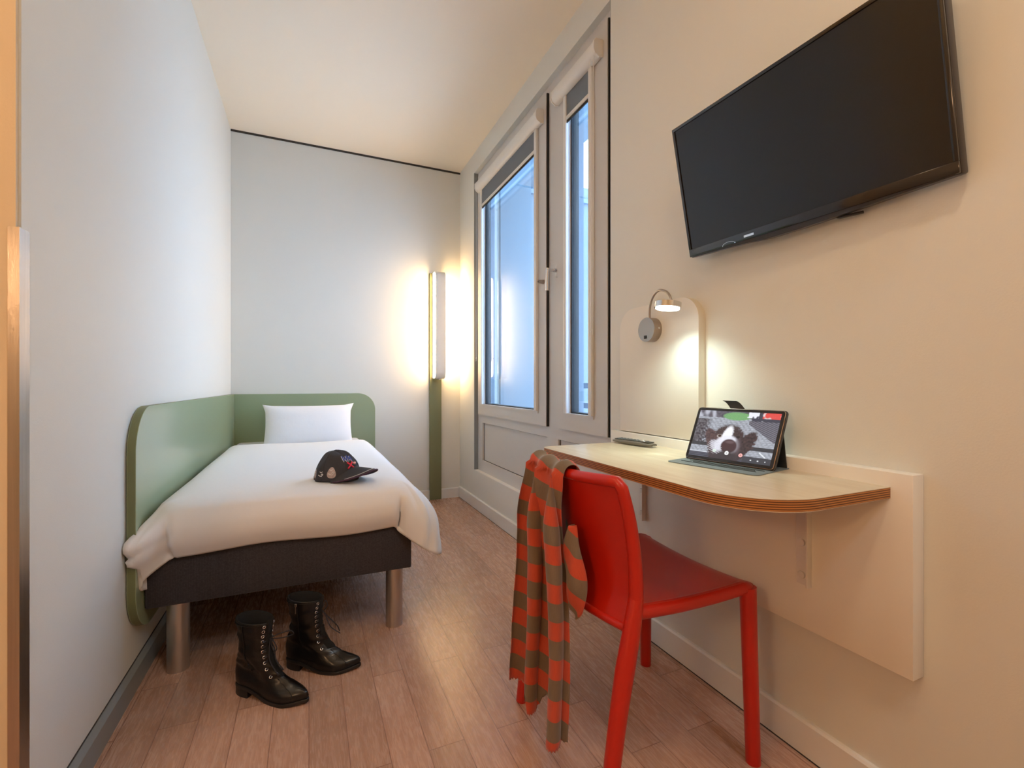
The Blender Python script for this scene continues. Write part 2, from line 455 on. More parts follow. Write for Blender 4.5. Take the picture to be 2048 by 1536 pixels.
from_bm('window_frame', bm, M['frame'], win)
for nm, Q in (('a', P1), ('b', P2)):
    pn = box('infill_panel', (XF+.014, Q[0]+.004, Q[2]+.004), (XF+.05, Q[1]-.004, Q[3]-.004), M['frame'], win)
    bm = bmesh.new(); ring(bm, XF+.012, XF+.016, (Q[0]-.001, Q[1]+.001, Q[2]-.001, Q[3]+.001), (Q[0]+.005, Q[1]-.005, Q[2]+.004, Q[3]-.004))
    from_bm('panel_joint', bm, M['black_rubber'], pn)
sl = mk('sill', *(lambda v, f: (v, f))([(XR+.0, WY0, WZ0+.004), (XF, WY0, WZ0+.004), (XF, WY1, WZ0+.004), (XR, WY1, WZ0+.004), (XR, WY0, WZ0), (XF, WY0, WZ0), (XF, WY1, WZ0), (XR, WY1, WZ0)],
        [(0, 1, 2, 3), (7, 6, 5, 4), (0, 3, 7, 4), (1, 5, 6, 2), (0, 4, 5, 1), (3, 2, 6, 7)]), M['white_trim'], win)
rv = boxes('frame_reveal', [((XR+.001, WY1-.004, WZ0), (XF+.002, WY1, WZ1)), ((XR+.001, WY0, WZ0), (XF+.002, WY0+.004, WZ1))], M['grey_trim'], win)
sashes = []
for Q, G in ((S1, G1), (S2, G2)):
    bm = bmesh.new(); ring(bm, XS, XF+.045, Q, G)
    sa = from_bm('window_sash', bm, M['frame'], win); sashes.append(sa)
    bm = bmesh.new(); add_box(bm, (XS+.004, Q[0]-.006, Q[2]), (XF, Q[0], Q[3]))
    from_bm('gasket', bm, M['black_rubber'], sa)
    bm = bmesh.new()   # glazing bead and dark spacer
    ring(bm, XS-.004, XS, (G[0]-.022, G[1]+.012, G[2]-.016, G[3]+.01), G)
    from_bm('glazing_bead', bm, M['frame'], sa)
    bm = bmesh.new(); ring(bm, XF+.0, XF+.042, (G[0]-.003, G[1]+.003, G[2]-.003, G[3]+.003), (G[0]+.006, G[1]-.009, G[2]+.006, G[3]-.006))
    from_bm('spacer', bm, M['black_rubber'], sa)
    for k in (0, 1):
        x = XF+.006+k*.026
        box('glass', (x, G[0]+.001, G[2]+.001), (x+.004, G[1]-.001, G[3]-.001), M['glass'], sa)
    bm = bmesh.new(); ring(bm, XF+.045, XF+.075, (G[0]-.03, G[1]+.03, G[2]-.03, G[3]+.03), (G[0]+.004, G[1]-.006, G[2]+.004, G[3]-.01))
    from_bm('outer_profile', bm, M['frame_out'], sa)
# handle
hy, hz = 2.235, 1.628
hb = prism('handle', rr_pts(hy-.016, hz-.036, hy+.016, hz+.036, (.015,)*4, 6), 'x', XF-.010, XF, M['frame'], win, bev=.002); lbl(hb, 'brushed steel lever handle')
bm = bmesh.new()
add_tube(bm, [(XF-.008, hy, hz), (XF-.030, hy, hz)], .011, 20)
add_tube(bm, [(XF-.026, hy, hz), (XF-.074, hy, hz)], .0085, 16)
add_tube(bm, smooth_path([(XF-.066, hy, hz+.008), (XF-.068, hy, hz-.03), (XF-.068, hy+.002, hz-.115)], 4), .0095, 16)
from_bm('lever', bm, M['chrome'], hb, 50)
bm = bmesh.new(); add_tube(bm, [(XS-.002, 2.372, 1.592), (XS-.030, 2.372, 1.592), (XS-.036, 2.372, 1.592)], [.013, .010, .010], 16)
lk = from_bm('lock', bm, M['nickel'], win, 40)
cyl('keyhole', (XS-.037, 2.372, 1.592), (XS-.0355, 2.372, 1.592), .004, M['black_rubber'], lk, 10)

# roller blinds
def chain(bm, ya, yb, zt, zb, x):
    pts = []
    yc, h = (ya+yb)/2, abs(ya-yb)/2
    pts = [(x, ya, zt), (x, ya, (zt+zb)/2), (x-.004, yc-h*1.05, zb+h*2.4), (x-.005, yc-h*.75, zb+h*.7), (x-.005, yc, zb), (x-.005, yc+h*.75, zb+h*.7), (x-.004, yc+h*1.05, zb+h*2.4), (x, yb, (zt+zb)/2), (x, yb, zt)]
    sp = smooth_path(pts, 8)
    add_tube(bm, sp, .0016, 6)
def blind(G, ca, cb, label, chy, chb):
    t = thing('roller_blind', label, 'roller blind', (XS, (G[0]+G[1])/2, 2.5))
    zc0, zc1 = 2.515, 2.59
    prof = [(XS-.002, zc0+.002), (XS-.022, zc0-.002), (XS-.044, zc0+.012), (XS-.050, zc0+.028), (XS-.050, zc1-.014), (XS-.040, zc1), (XS-.002, zc1)]
    cs = prism('cassette', prof, 'y', ca, cb, M['blindwhite'], t, smooth=60)
    for yy in (ca, cb): prism('end_cap', [(XS-.023+(p[0]-XS+.023)*1.08, 2.552+(p[1]-2.552)*1.08) for p in prof], 'y', yy-.004, yy+.004, M['blindwhite'], cs)
    box('blind_cloth', (XS-.012, G[0]+.004, 2.40), (XS-.0105, G[1]-.004, zc0+.004), M['blindfab'], t)
    box('bottom_rail', (XS-.016, G[0]+.004, 2.382), (XS-.006, G[1]-.004, 2.402), M['blindwhite'], t, .002)
    box('rail_shade', (XS-.012, G[0]+.004, 2.368), (XS-.007, G[1]-.004, 2.3815), M['black_rubber'], t)  # black strip standing in for the shade under the bottom rail
    for y0 in (G[0]-.024, G[1]-.006):
        box('side_guide', (XS-.018, y0, G[2]-.0), (XS-.004, y0+.028, zc0+.001), M['blindwhite'], t, .002)
    bm = bmesh.new(); chain(bm, chy-.014, chy+.014, zc0+.01, chb, XS-.040)
    from_bm('pull_chain', bm, M['blindwhite'], t, True)
    return t
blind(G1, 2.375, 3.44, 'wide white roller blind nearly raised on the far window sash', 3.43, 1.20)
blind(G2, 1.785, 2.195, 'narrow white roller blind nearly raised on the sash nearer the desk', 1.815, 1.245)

# ------------------------------------------------------------------ outside: balcony and beyond
struct(box('wall_balcony_side', (XR+.22, 4.20, -.3), (2.76, 4.45, 3.1), M['facade2']), 'pale side wall of the balcony recess')
struct(box('wall_balcony_return', (XR+.22, 3.52, -.3), (XR+.50, 4.20, 3.1), M['facade']), 'pale blue outer reveal')
struct(box('trim_5', (XR+.50, 4.165, 2.925), (2.76, 4.20, 2.965), M['frame_out']), 'dark joint under the balcony soffit')
struct(box('ceiling_balcony', (XR+.22, .2, 2.965), (2.05, 4.20, 3.15), M['facade']), 'balcony soffit')
struct(box('floor_balcony', (XR+.22, -.2, -.2), (2.8, 4.2, -.05), M['concrete']), 'balcony slab')
ra = thing('balcony_railing', 'blue grey flat bar railing outside the narrow window', 'railing', (2.62, 2.2, -.05))
for z0 in (.955, .75, .545, .34, .135): box('rail_bar', (2.60, .3, z0), (2.615, 4.199, z0+.055), M['rail'], ra)
for y0 in (.3, 1.6, 2.9): box('railing_post', (2.615, y0, -.05), (2.66, y0+.04, 1.01), M['rail'], ra)
ho = thing('house', 'distant pale house with grey tiled roof across the street', 'house', (8.2, 9.3, -3))
box('house_wall', (6.55, 9.3, -3), (16.0, 14, 2.85), M['facade2'], ho)
bm = bmesh.new()
v = [bm.verts.new(p) for p in ((6.35, 9.1, 2.80), (16.2, 9.1, 2.80), (16.2, 11.6, 4.2), (6.35, 11.6, 4.2), (6.35, 14.2, 2.80), (16.2, 14.2, 2.80), (6.35, 9.1, 2.72), (16.2, 9.1, 2.72), (6.35, 14.2, 2.72), (16.2, 14.2, 2.72))]
for f in ((0, 1, 2, 3), (3, 2, 5, 4), (6, 7, 1, 0), (0, 3, 4, 8, 6), (1, 7, 9, 5, 2), (4, 5, 9, 8), (6, 8, 9, 7)): bm.faces.new([v[i] for i in f])
from_bm('roof', bm, M['rooftile'], ho)
bm = bmesh.new()
for k in range(22):
    t = k/22; add_tube(bm, [(6.33, 9.1+t*2.5, 2.83+t*1.4), (16.2, 9.1+t*2.5, 2.83+t*1.4)], .05, 6)
from_bm('tile_rows', bm, M['rooftile'], ho)

# ------------------------------------------------------------------ bed panels
pts = rr_pts(1.81, .185, YB-.029, .925, (.15, 0, 0, .15), 16)
o = prism('side_panel', pts, 'x', XL+.003, XL+.027, None, None, bev=.0015, mats=[M['green'], M['green_edge']])
tag(o, 'sage green rounded panel on the left wall alongside the bed', 'bed side panel')
pts = rr_pts(XL+.004, .185, .497, .925, (0, 0, .135, 0), 16)
o = prism('headboard', pts, 'y', YB-.027, YB-.003, None, None, bev=.0015, mats=[M['green'], M['green']])
tag(o, 'sage green headboard on the back wall behind the pillow', 'headboard')

# ------------------------------------------------------------------ bed
bed = thing('single_bed', 'single bed with charcoal woven base on round steel legs', 'bed', (-.06, 2.9, 0))
BX0, BX1, BY0 = -.497, .382, 1.880
box('bed_base', (BX0, BY0, .253), (BX1, 3.905, .425), M['weave'], bed, .006)
box('mattress', (BX0+.012, BY0+.02, .425), (BX1-.012, 3.90, .572), M['mattress'], bed, .035, 4)
for lx, ly in ((-.420, 1.955), (.325, 1.955), (-.420, 3.80), (.325, 3.80)):
    cyl('leg', (lx, ly, .0), (lx, ly, .254), .034, M['leg_steel'], bed, 40, .002)

# duvet
def duvet():
    x0, x1, y0, y1, r = -.462, .372, 1.885, 3.47, .065
    per = []
    def seg(a, b, n, nrm):
        for i in range(n):
            t = i/n; per.append(((a[0]+(b[0]-a[0])*t, a[1]+(b[1]-a[1])*t), nrm))
    def arc(cx, cy, a0, n):
        for i in range(n):
            a = a0+i/n*PI/2; per.append(((cx+r*math.cos(a), cy+r*math.sin(a)), (math.cos(a), math.sin(a))))
    seg((x0+r, y0), (x1-r, y0), 60, (0, -1)); arc(x1-r, y0+r, -PI/2, 26)
    seg((x1, y0+r), (x1, y1-r), 60, (1, 0)); arc(x1-r, y1-r, 0, 10)
    seg((x1-r, y1), (x0+r, y1), 40, (0, 1)); arc(x0+r, y1-r, PI/2, 10)
    seg((x0, y1-r), (x0, y0+r), 50, (-1, 0)); arc(x0+r, y0+r, PI, 26)
    n = len(per); cx, cy = (x0+x1)/2, (y0+y1)/2
    V = []; F = []
    NT, NS = 16, 22
    def topz(x, y):
        ex = min(x-x0, x1-x); ey = min(y-y0, y1-y)
        e = max(0, min(ex, ey))
        z = .603 - .016*math.exp(-e/.03)
        z += .006*noise.noise(Vector((x*3, y*2.2, 1.3)))
        return z
    rings = []
    for k in range(NT):
        t = (k+1)/NT; t = 1-(1-t)**1.6
        row = []
        for (p, nr) in per:
            x = cx+(p[0]-cx)*t; y = cy+(p[1]-cy)*t
            row.append((x, y, topz(x, y)))
        rings.append(row)
    for k in range(1, NS+1):
        t = k/NS; row = []
        for (p, nr) in per:
            nx, ny = nr
            fr, rt, lf, hd = max(0, -ny)**2, max(0, nx)**2, max(0, -nx)**2, max(0, ny)**2
            ang = math.degrees(math.atan2(nx, -ny))
            cr = math.exp(-((ang-52)/26)**2) if ny < .01 else 0     # right front corner
            cl = math.exp(-((ang+48)/26)**2) if ny < .01 else 0     # left front corner
            H = .158*fr+.285*rt+.26*lf+.12*hd
            H += .045*cr+.035*cl
            # long side hem droops a little more near the foot
            if rt > .99: H += .03*math.exp(-(p[1]-y0)/.25)-.004*math.sin(p[1]*9)
            if fr > .99: H += .012*sst(.1, -.45, p[0])*0 + .005*math.sin(p[0]*11)-.006*sst(-.1, .3, p[0])
            q = math.sin(min(1, t*1.55)*PI/2)
            O = fr*(.040*math.sin(PI*min(1, .06+t*.86))**.8) + rt*(.100*q+.016*t) + lf*(.010*q) + hd*(.05*q)
            O += cr*(.030*q+.022*t) + cl*(.050*q*(1-.4*t))
            if cl > .01:
                bmp = cl*sst(.08, .5, t)*(1-.75*sst(.65, 1, t)); ex_, ey_ = -.040*bmp, -.080*bmp
            else: ex_ = ey_ = 0
            # crease between the front face and the hanging corner
            for ca, dp in ((17, .040), (-19, .045)):
                O -= dp*math.exp(-((ang-ca)/7.0)**2)*sst(.12, .6, t)*(1 if ny < 0 else 0)
            O += (.010*math.sin(ang*.42+4*t)*sst(.15, .5, t))*(cr+cl)
            # crumple ring of folds on the left ear
            O -= cl*.026*math.exp(-((t-.58+.002*(ang+48))/.05)**2)+cl*.018*math.exp(-((t-.76-.002*(ang+48))/.04)**2)
            O += rt*.010*noise.noise(Vector((0, p[1]*5, t*2)))*t
            D = H*(t**1.15 if fr < .5 else t)
            zt = topz(p[0], p[1])
            # start with a rounded shoulder
            sh = .06
            dd = D
            z = zt-dd
            x = p[0]+nx*O+ex_; y = p[1]+ny*O+ey_
            # the left ear tapers to a point
            if cl > .2 or (lf > .9 and p[1] < y0+.16):
                k2 = sst(.45, 1, t); tgt = (-.497, 1.835)
                w = .75*k2*(cl if lf <= .9 else math.exp(-(p[1]-y0)/.10))
                x += (tgt[0]-x)*w; y += (tgt[1]-y)*w
            if y > 1.802: x = max(x, -.4975)
            x = max(x, -.522)
            if .253 < z < .428:      # keep outside of the bed base
                if y > BY0-.006 and x < BX1+.006 and x > BX0:
                    if fr > .5 or cl > .4: y = min(y, BY0-.006)
                    elif rt > .3: x = max(x, BX1+.008)
            x += .0022*noise.noise(Vector((x*22, y*22, z*22)))*t
            if y > 1.802: x = max(x, -.4975)
            row.append((x, y, z))
        rings.append(row)
    V.append((cx, cy, topz(cx, cy)))
    for row in rings: V += row
    for i in range(n): F.append((0, 1+i, 1+(i+1) % n))
    for k in range(len(rings)-1):
        a = 1+k*n; b = a+n
        for i in range(n):
            j = (i+1) % n; F.append((a+i, b+i, b+j, a+j))
    o = mk('duvet', V, F, M['linen'], None, 'all')
    # ear crumple: smooth modifier keeps folds soft
    sm = o.modifiers.new('soften', 'SMOOTH'); sm.factor = .5; sm.iterations = 2
    so = o.modifiers.new('thickness', 'SOLIDIFY'); so.thickness = .006; so.offset = 1
    return o
tag(duvet(), 'white duvet spread over the bed with corners hanging down', 'duvet')

# pillow
def pillow():
    W, H, T = .60, .335, .075
    nu, nv = 40, 28
    V = []; F = []
    tilt = math.radians(28)
    c = Vector((.003, 3.735, .690))
    ux = Vector((1, 0, 0)); uz = Vector((0, math.sin(tilt), math.cos(tilt))); un = Vector((0, -math.cos(tilt), math.sin(tilt)))
    def pt(a, b, s):
        e = (1-abs(a)**2.6)*(1-abs(b)**2.6)
        th = T*max(0, e)**.42
        # pinched sides, pulled out corners
        px = a*W/2*(1-.035*(1-b*b)) ; pz = b*H/2*(1-.075*(1-a*a))
        wr = .004*noise.noise(Vector((a*3, b*3, s*5)))*e
        p = c+ux*px+uz*pz+un*(s*th+wr)
        return p
    for s in (1, -1):
        base = len(V)
        for j in range(nv+1):
            for i in range(nu+1):
                a = math.sin((2*i/nu-1)*PI/2); b = math.sin((2*j/nv-1)*PI/2)
                V.append(pt(a, b, s))
        for j in range(nv):
            for i in range(nu):
                q = base+j*(nu+1)+i; f = (q, q+1, q+nu+2, q+nu+1)
                F.append(f if s > 0 else f[::-1])
    me = bpy.data.meshes.new('pillow'); me.from_pydata([tuple(v) for v in V], [], F)
    bm = bmesh.new(); bm.from_mesh(me); bmesh.ops.remove_doubles(bm, verts=bm.verts, dist=.0004)
    # sewn edge welt with sharp corner tips
    for (sx, sz, d) in ((-1, 1, .016), (1, 1, .022), (-1, -1, .02), (1, -1, .016)):
        cp = pt(sx, sz, 1)
        for v in bm.verts:
            k = (v.co-cp).length
            if k < .05: v.co += (ux*sx*.9+uz*sz*.7)*d*(1-k/.05)
    o = from_bm('pillow', bm, M['pillow'], None, 'all')
    return o
tag(pillow(), 'white pillow leaning against the green headboard', 'pillow')

# ------------------------------------------------------------------ tall wall lamp on green post
lp = thing('wall_lamp', 'tall lit pill shaped lamp on an olive green post in the corner', 'lamp', (1.0, YB, 0))
box('post', (.952, YB-.022, 0), (1.055, YB, 1.955), M['post'], lp, .002)
ly0, ly1, lz0, lz1, lx0, lx1 = 3.790, 3.905, 1.045, 1.955, .974, 1.058
out = rr_pts(ly0, lz0, ly1, lz1, (.055, .02, .02, .055), 10)
inn = rr_pts(ly0+.006, lz0+.006, ly1-.006, lz1-.006, (.049, .015, .015, .049), 10)
bm = bmesh.new()
R = []
for xx in (lx0, lx1):
    R.append(([bm.verts.new((xx, *p)) for p in out], [bm.verts.new((xx, *p)) for p in inn]))
n = len(out)
for i in range(n):
    j = (i+1) % n
    bm.faces.new((R[0][0][i], R[0][0][j], R[1][0][j], R[1][0][i]))
    bm.faces.new((R[0][1][i], R[0][1][j], R[1][1][j], R[1][1][i]))
    for q in (0, 1): bm.faces.new((R[q][0][i], R[q][0][j], R[q][1][j], R[q][1][i]))
from_bm('housing', bm, M['blindwhite'], lp, 40)
for a, b in ((lx0+.001, lx0+.012), (lx1-.012, lx1-.001)):
    lbl(prism('diffuser', inn, 'x', a, b, M['diffuser'], lp), 'glowing warm white diffuser')
box('bracket', (.995, ly1-.012, 1.10), (1.035, YB-.02, 1.90), M['blindwhite'], lp)
cyl('cable_gland', (1.015, 3.84, 1.036), (1.015, 3.84, 1.046), .012, M['nickel'], lp, 12)

# ------------------------------------------------------------------ desk
dk = thing('wall_desk', 'birch topped wall desk with cream backboard and ply edge', 'desk', (1.0, 1.1, .77))
DZ = .770; XB = 1.188
bb = rr_pts(.5577, .36, 1.64, .803, (.002,)*4, 2)
box('backboard', (XB, .5577, .36), (XR, 1.64, .803), M['creme'], dk, .0015)
n0 = []
pts = rr_pts(.778, .600, XB+.001, 1.503, (.165, 0, 0, .035), 18)
prism('desktop', pts, 'z', DZ-.026, DZ, None, dk, bev=.0012, mats=[M['desk'], M['ply']])
for yb in (.795, 1.434):
    bm = bmesh.new()
    add_box(bm, (XB-.004, yb-.020, .474), (XB, yb+.020, DZ-.0262), .001)
    add_box(bm, (XB-.020, yb-.020, .474), (XB-.003, yb-.016, DZ-.0262), .001)
    add_box(bm, (.90, yb-.020, DZ-.031), (XB, yb+.020, DZ-.0262), .001)
    add_box(bm, (.90, yb-.020, DZ-.046), (XB, yb-.016, DZ-.0262), .001)
    br = from_bm('bracket', bm, M['bracket'], dk, 35)
    for zb in (.50, .585, .70):
        cyl('bolt', (XB-.010, yb+.004, zb), (XB-.003, yb+.004, zb), .010, M['bracket'], br, 14, .002)

pb = prism('rounded_panel', rr_pts(1.164, .806, 1.592, 1.305, (0, 0, .085, .085), 12), 'x', XR-.031, XR, None, None, bev=.0015, mats=[M['creme'], M['creme_edge']])
tag(pb, 'cream rounded wall panel behind the reading lamp above the desk', 'wall panel')

# reading lamp
rl = thing('reading_lamp', 'brushed nickel gooseneck reading lamp switched on above the desk', 'lamp', (XR-.031, 1.385, 1.205))
bx, by, bz = XR-.031, 1.385, 1.205
wb = cyl('wall_base', (bx-.036, by, bz), (bx, by, bz), .0455, M['nickel'], rl, 56, .0015)
box('switch', (bx-.0385, by-.004, bz-.034), (bx-.0355, by+.010, bz-.022), M['black_rubber'], rl, .001)
cyl('screw', (bx-.014, by-.0462, bz+.002), (bx-.014, by-.0445, bz+.002), .004, M['chrome'], rl, 10)
hx, hyy, hz2 = 1.085, 1.185, 1.259
neck = smooth_path([(bx-.020, by-.002, bz+.040), (bx-.022, by-.003, bz+.062), (bx-.026, by-.012, bz+.092), (bx-.040, by-.045, bz+.118), (bx-.062, by-.098, bz+.127), (bx-.078, by-.145, bz+.116), (hx-.004+.018, hyy+.010, hz2+.040), (hx+.010, hyy-.008, hz2+.010)], 8)
tube('gooseneck', neck, .0042, M['nickel'], rl, 12)
hd_up = Vector((.10, -.02, 1)).normalized()
def disc(name, z0, z1, r, m, parent, bev=0.001):
    c = Vector((hx, hyy, hz2)); return cyl(name, c+hd_up*z0, c+hd_up*z1, r, m, parent, 48, bev)
lh = disc('lamp_head', -.008, .010, .043, M['chrome'], rl)
disc('lens', -.0115, -.0075, .038, M['ledlens'], lh, 0)
sl_ = bpy.data.lights.new('led_beam', 'SPOT'); sl_.energy = 8.5; sl_.color = (.80, 1.0, .90); sl_.spot_size = math.radians(128); sl_.spot_blend = 1; sl_.shadow_soft_size = .03
so_ = bpy.data.objects.new('led_beam', sl_); COL.objects.link(so_); so_.parent = rl
so_.location = Vector((hx, hyy, hz2))-hd_up*.0125-rl.location
so_.rotation_euler = Vector((-.04, .02, 1)).to_track_quat('Z', 'Y').to_euler()

# ------------------------------------------------------------------ television
tv = thing('television', 'black flat television tilted forward high on the right wall', 'television', (1.2, .82, 1.6))
TY0, TY1 = .478, 1.168; tx, tz = 1.168, 1.420
ta = math.radians(11)
up = Vector((-math.sin(ta), 0, math.cos(ta))); nb = Vector((math.cos(ta), 0, math.sin(ta)))   # up along screen; nb = backwards
HT = .418
def tvp(y, h, d): return Vector((tx-.003+.025*(TY1-y)/.69, 0, tz))+up*h+nb*d+Vector((0, y, 0))
def tvbox(name, y0, y1, h0, h1, d0, d1, m, parent, bev=0):
    bm = bmesh.new(); add_box(bm, (y0, h0, d0), (y1, h1, d1), bev)
    for v in bm.verts: v.co = tvp(*v.co)
    return from_bm(name, bm, m, parent, 35 if bev else False)
tvbox('cabinet', TY0, TY1, 0, HT, .004, .030, M['tvframe'], tv, .004)
bm = bmesh.new(); ring(bm, 0, 0, (0, 0, 0, 0), (0, 0, 0, 0)); bm.free()
bm = bmesh.new()
bz_, bs_ = .026, .011
for a in ((TY0+.002, TY1-.002, .002, bz_), (TY0+.002, TY1-.002, HT-bs_, HT-.002), (TY0+.002, TY0+bs_, bz_, HT-bs_), (TY1-bs_, TY1-.002, bz_, HT-bs_)):
    add_box(bm, (a[0], a[2], -.002), (a[1], a[3], .006), .001)
for v in bm.verts: v.co = tvp(*v.co)
from_bm('bezel', bm, M['tvblack'], tv, 35)
tvbox('screen', TY0+bs_-.001, TY1-bs_+.001, bz_-.001, HT-bs_+.001, .0015, .005, M['tvscreen'], tv)
lg = tvbox('logo', .930, .962, .010, .016, -.0026, -.0018, M['chrome'], tv)
# bulging lower chin and rear housing
bm = bmesh.new()
prof = [(TY0+.01, 0), (.60, -.004), (.74, -.010), (.80, -.012), (.90, -.012), (.96, -.007), (1.05, -.003), (TY1-.01, 0), (TY1-.01, .012), (TY0+.01, .012)]
A = [bm.verts.new(tvp(y, h, .002)) for y, h in prof]; B = [bm.verts.new(tvp(y, h, .028)) for y, h in prof]
bm.faces.new(A); bm.faces.new(B[::-1])
for i in range(len(prof)):
    j = (i+1) % len(prof); bm.faces.new((A[i], A[j], B[j], B[i]))
from_bm('chin', bm, M['tvframe'], tv, 30)
bm = bmesh.new()
ya, yb2, ha, hb2 = TY0+.09, TY1-.09, .05, .30
vs = [bm.verts.new(tvp(*p)) for p in ((TY0+.03, .02, .029), (TY1-.03, .02, .029), (TY1-.03, HT-.03, .029), (TY0+.03, HT-.03, .029), (ya, ha, .052), (yb2, ha, .052), (yb2, hb2, .052), (ya, hb2, .052))]
for f in ((0, 1, 5, 4), (1, 2, 6, 5), (2, 3, 7, 6), (3, 0, 4, 7), (4, 5, 6, 7), (3, 2, 1, 0)): bm.faces.new([vs[i] for i in f])
from_bm('rear_housing', bm, M['tvframe'], tv)
bm = bmesh.new()
for h in (.10, .26):
    p = tvp(.815, h, .050)
    add_box(bm, (p.x-.004, .73, p.z-.012), (XR, .90, p.z+.012), .002)
add_box(bm, (XR-.006, .70, 1.44), (XR, .93, 1.76), .002)
from_bm('wall_mount', bm, M['tvframe'], tv, 35)
bm = bmesh.new(); pa = tvp(.79, .012, .03); add_tube(bm, [(pa.x, .76, pa.z), (1.205, .716, 1.413), (1.212, .668, 1.411)], [.004, .004, .0035], 10)
from_bm('mount_lever', bm, M['tvframe'], tv, 40)
bm = bmesh.new()
for i in range(14):
    a = PI*i/13
    pass
pts = [tvp(1.015-.022*math.cos(PI*i/12), .0035+.009*math.sin(PI*i/12), -.0026) for i in range(13)]
add_tube(bm, pts, .0007, 6); from_bm('emblem', bm, M['chrome'], tv)

# ------------------------------------------------------------------ chair
ch = thing('chair', 'orange red plastic chair pulled up to the desk', 'chair', (.85, 1.08, 0))
near = [(.660, .874, .772), (.683, .870, .68), (.696, .867, .58), (.697, .865, .50), (.682, .862, .43), (.652, .859, .30), (.625, .856, .15), (.602, .852, 0)]
far = [(.648, 1.296, .772), (.675, 1.300, .68), (.692, 1.303, .58), (.696, 1.305, .50), (.683, 1.307, .43), (.655, 1.311, .30), (.632, 1.315, .15), (.615, 1.320, 0)]
def leg_mesh(path, radii, name='leg', base_flat=True):
    sp = smooth_path(path, 6); n = len(sp)
    rr = [interp(radii, i/(n-1)) for i in range(n)]
    return tube(name, sp, rr, M['red'], ch, 20)
zr = [(0, .0175), (.4, .0225), (.6, .0205), (1, .0175)]
leg_mesh(near[3:], zr); leg_mesh(far[3:], zr)
leg_mesh([(1.068, .868, .462), (1.070, .864, .30), (1.075, .857, 0)], [(0, .0215), (1, .0185)])
leg_mesh([(1.078, 1.288, .462), (1.088, 1.298, .30), (1.100, 1.312, 0)], [(0, .0215), (1, .0185)])
# seat: one dished shell with thick rolled rim
NU, NV = 30, 30
def seat_pt(u, v):   # u: back->front, v: near->far
    y = (.866+.0*u)+(1.302-.866)*v + (.0-.0*u)
    xn = .690+u*(1.085-.690); 
    xf = .690+u*(1.092-.690)
    x = xn+(xf-xn)*v
    z = .478 - .016*math.sin(PI*v)*(1-.3*u) - .010*math.sin(PI*u)*.8 + .004*(1-u)
    if u > .9: z -= .012*((u-.9)/.1)**2
    return Vector((x, y, z))
V = []; F = []
for s in (0, 1):
    for i in range(NU+1):
        for j in range(NV+1):
            p = seat_pt(i/NU, j/NV); 
            if s: p = p-Vector((0, 0, .012))
            V.append(p)
def sq(s, i, j): return s*(NU+1)*(NV+1)+i*(NV+1)+j
for i in range(NU):
    for j in range(NV):
        F.append((sq(0, i, j), sq(0, i+1, j), sq(0, i+1, j+1), sq(0, i, j+1)))
        F.append((sq(1, i, j+1), sq(1, i+1, j+1), sq(1, i+1, j), sq(1, i, j)))
for i in range(NU):
    F.append((sq(0, i, 0), sq(1, i, 0), sq(1, i+1, 0), sq(0, i+1, 0))); F.append((sq(0, i+1, NV), sq(1, i+1, NV), sq(1, i, NV), sq(0, i, NV)))
    F.append((sq(0, 0, i+1), sq(1, 0, i+1), sq(1, 0, i), sq(0, 0, i))); F.append((sq(0, NU, i), sq(1, NU, i), sq(1, NU, i+1), sq(0, NU, i+1)))
mk('seat', V, F, M['red'], ch, 60)
def rim_path():
    P = []
    for k in range(16): P.append(seat_pt(k/15*.97, 0)+Vector((0, .006, -.017)))
    for k in range(1, 10): P.append(seat_pt(1, .03+.94*k/10)+Vector((-.012, 0, -.015)))
    for k in range(16): P.append(seat_pt(.97*(1-k/15), 1)+Vector((0, -.006, -.017)))
    return P
tube('seat_frame', smooth_path(rim_path(), 2), .0175, M['red'], ch, 16)
# backrest: bowed sheet between the uprights
nearS = smooth_path(near[:5], 6); farS = smooth_path(far[:5], 6)
m_ = len(nearS); K = 24
V = []; F = []
for s in (0, 1):
    for i in range(m_):
        for j in range(K+1):
            v = j/K; b = math.sin(PI*v)
            p = nearS[i].lerp(farS[i], v)
            tt = i/(m_-1)
            p = p+Vector((-.034*b, 0, -.007*b*(1-tt)-.012*0))
            if tt > .8: p.z += .0
            p.x += (.0045 if s else -.0045)
            V.append(p)
def bq(s, i, j): return s*m_*(K+1)+i*(K+1)+j
for i in range(m_-1):
    for j in range(K):
        F.append((bq(0, i, j), bq(0, i, j+1), bq(0, i+1, j+1), bq(0, i+1, j))); F.append((bq(1, i+1, j), bq(1, i+1, j+1), bq(1, i, j+1), bq(1, i, j)))
for j in range(K):
    F.append((bq(0, 0, j+1), bq(0, 0, j), bq(1, 0, j), bq(1, 0, j+1))); F.append((bq(0, m_-1, j), bq(0, m_-1, j+1), bq(1, m_-1, j+1), bq(1, m_-1, j)))
mk('backrest', V, F, M['red'], ch, 60)
def railp(i, inset=.02, n=14):
    out = []
    for j in range(n+1):
        v = inset+(1-2*inset)*j/n; b = math.sin(PI*v)
        p = nearS[i].lerp(farS[i], v); tt = i/(m_-1)
        out.append(p+Vector((-.034*b, 0, -.007*b*(1-tt))))
    return out
nu_ = [Vector(p) for p in smooth_path(near[:4], 6)][::-1]; fu_ = smooth_path(far[:4], 6)
loop = nu_[:-1]+railp(0)+fu_[1:]
rads = [interp([(0, .0175), (.35, .0145), (.5, .0135), (.65, .0145), (1, .0175)], i/(len(loop)-1)) for i in range(len(loop))]
bm = bmesh.new(); add_tube(bm, loop, rads, 16); from_bm('back_frame', bm, M['red'], ch, 60)
bm = bmesh.new(); add_tube(bm, railp(m_-1, 0), .011, 14); from_bm('lower_rail', bm, M['red'], ch, 60)

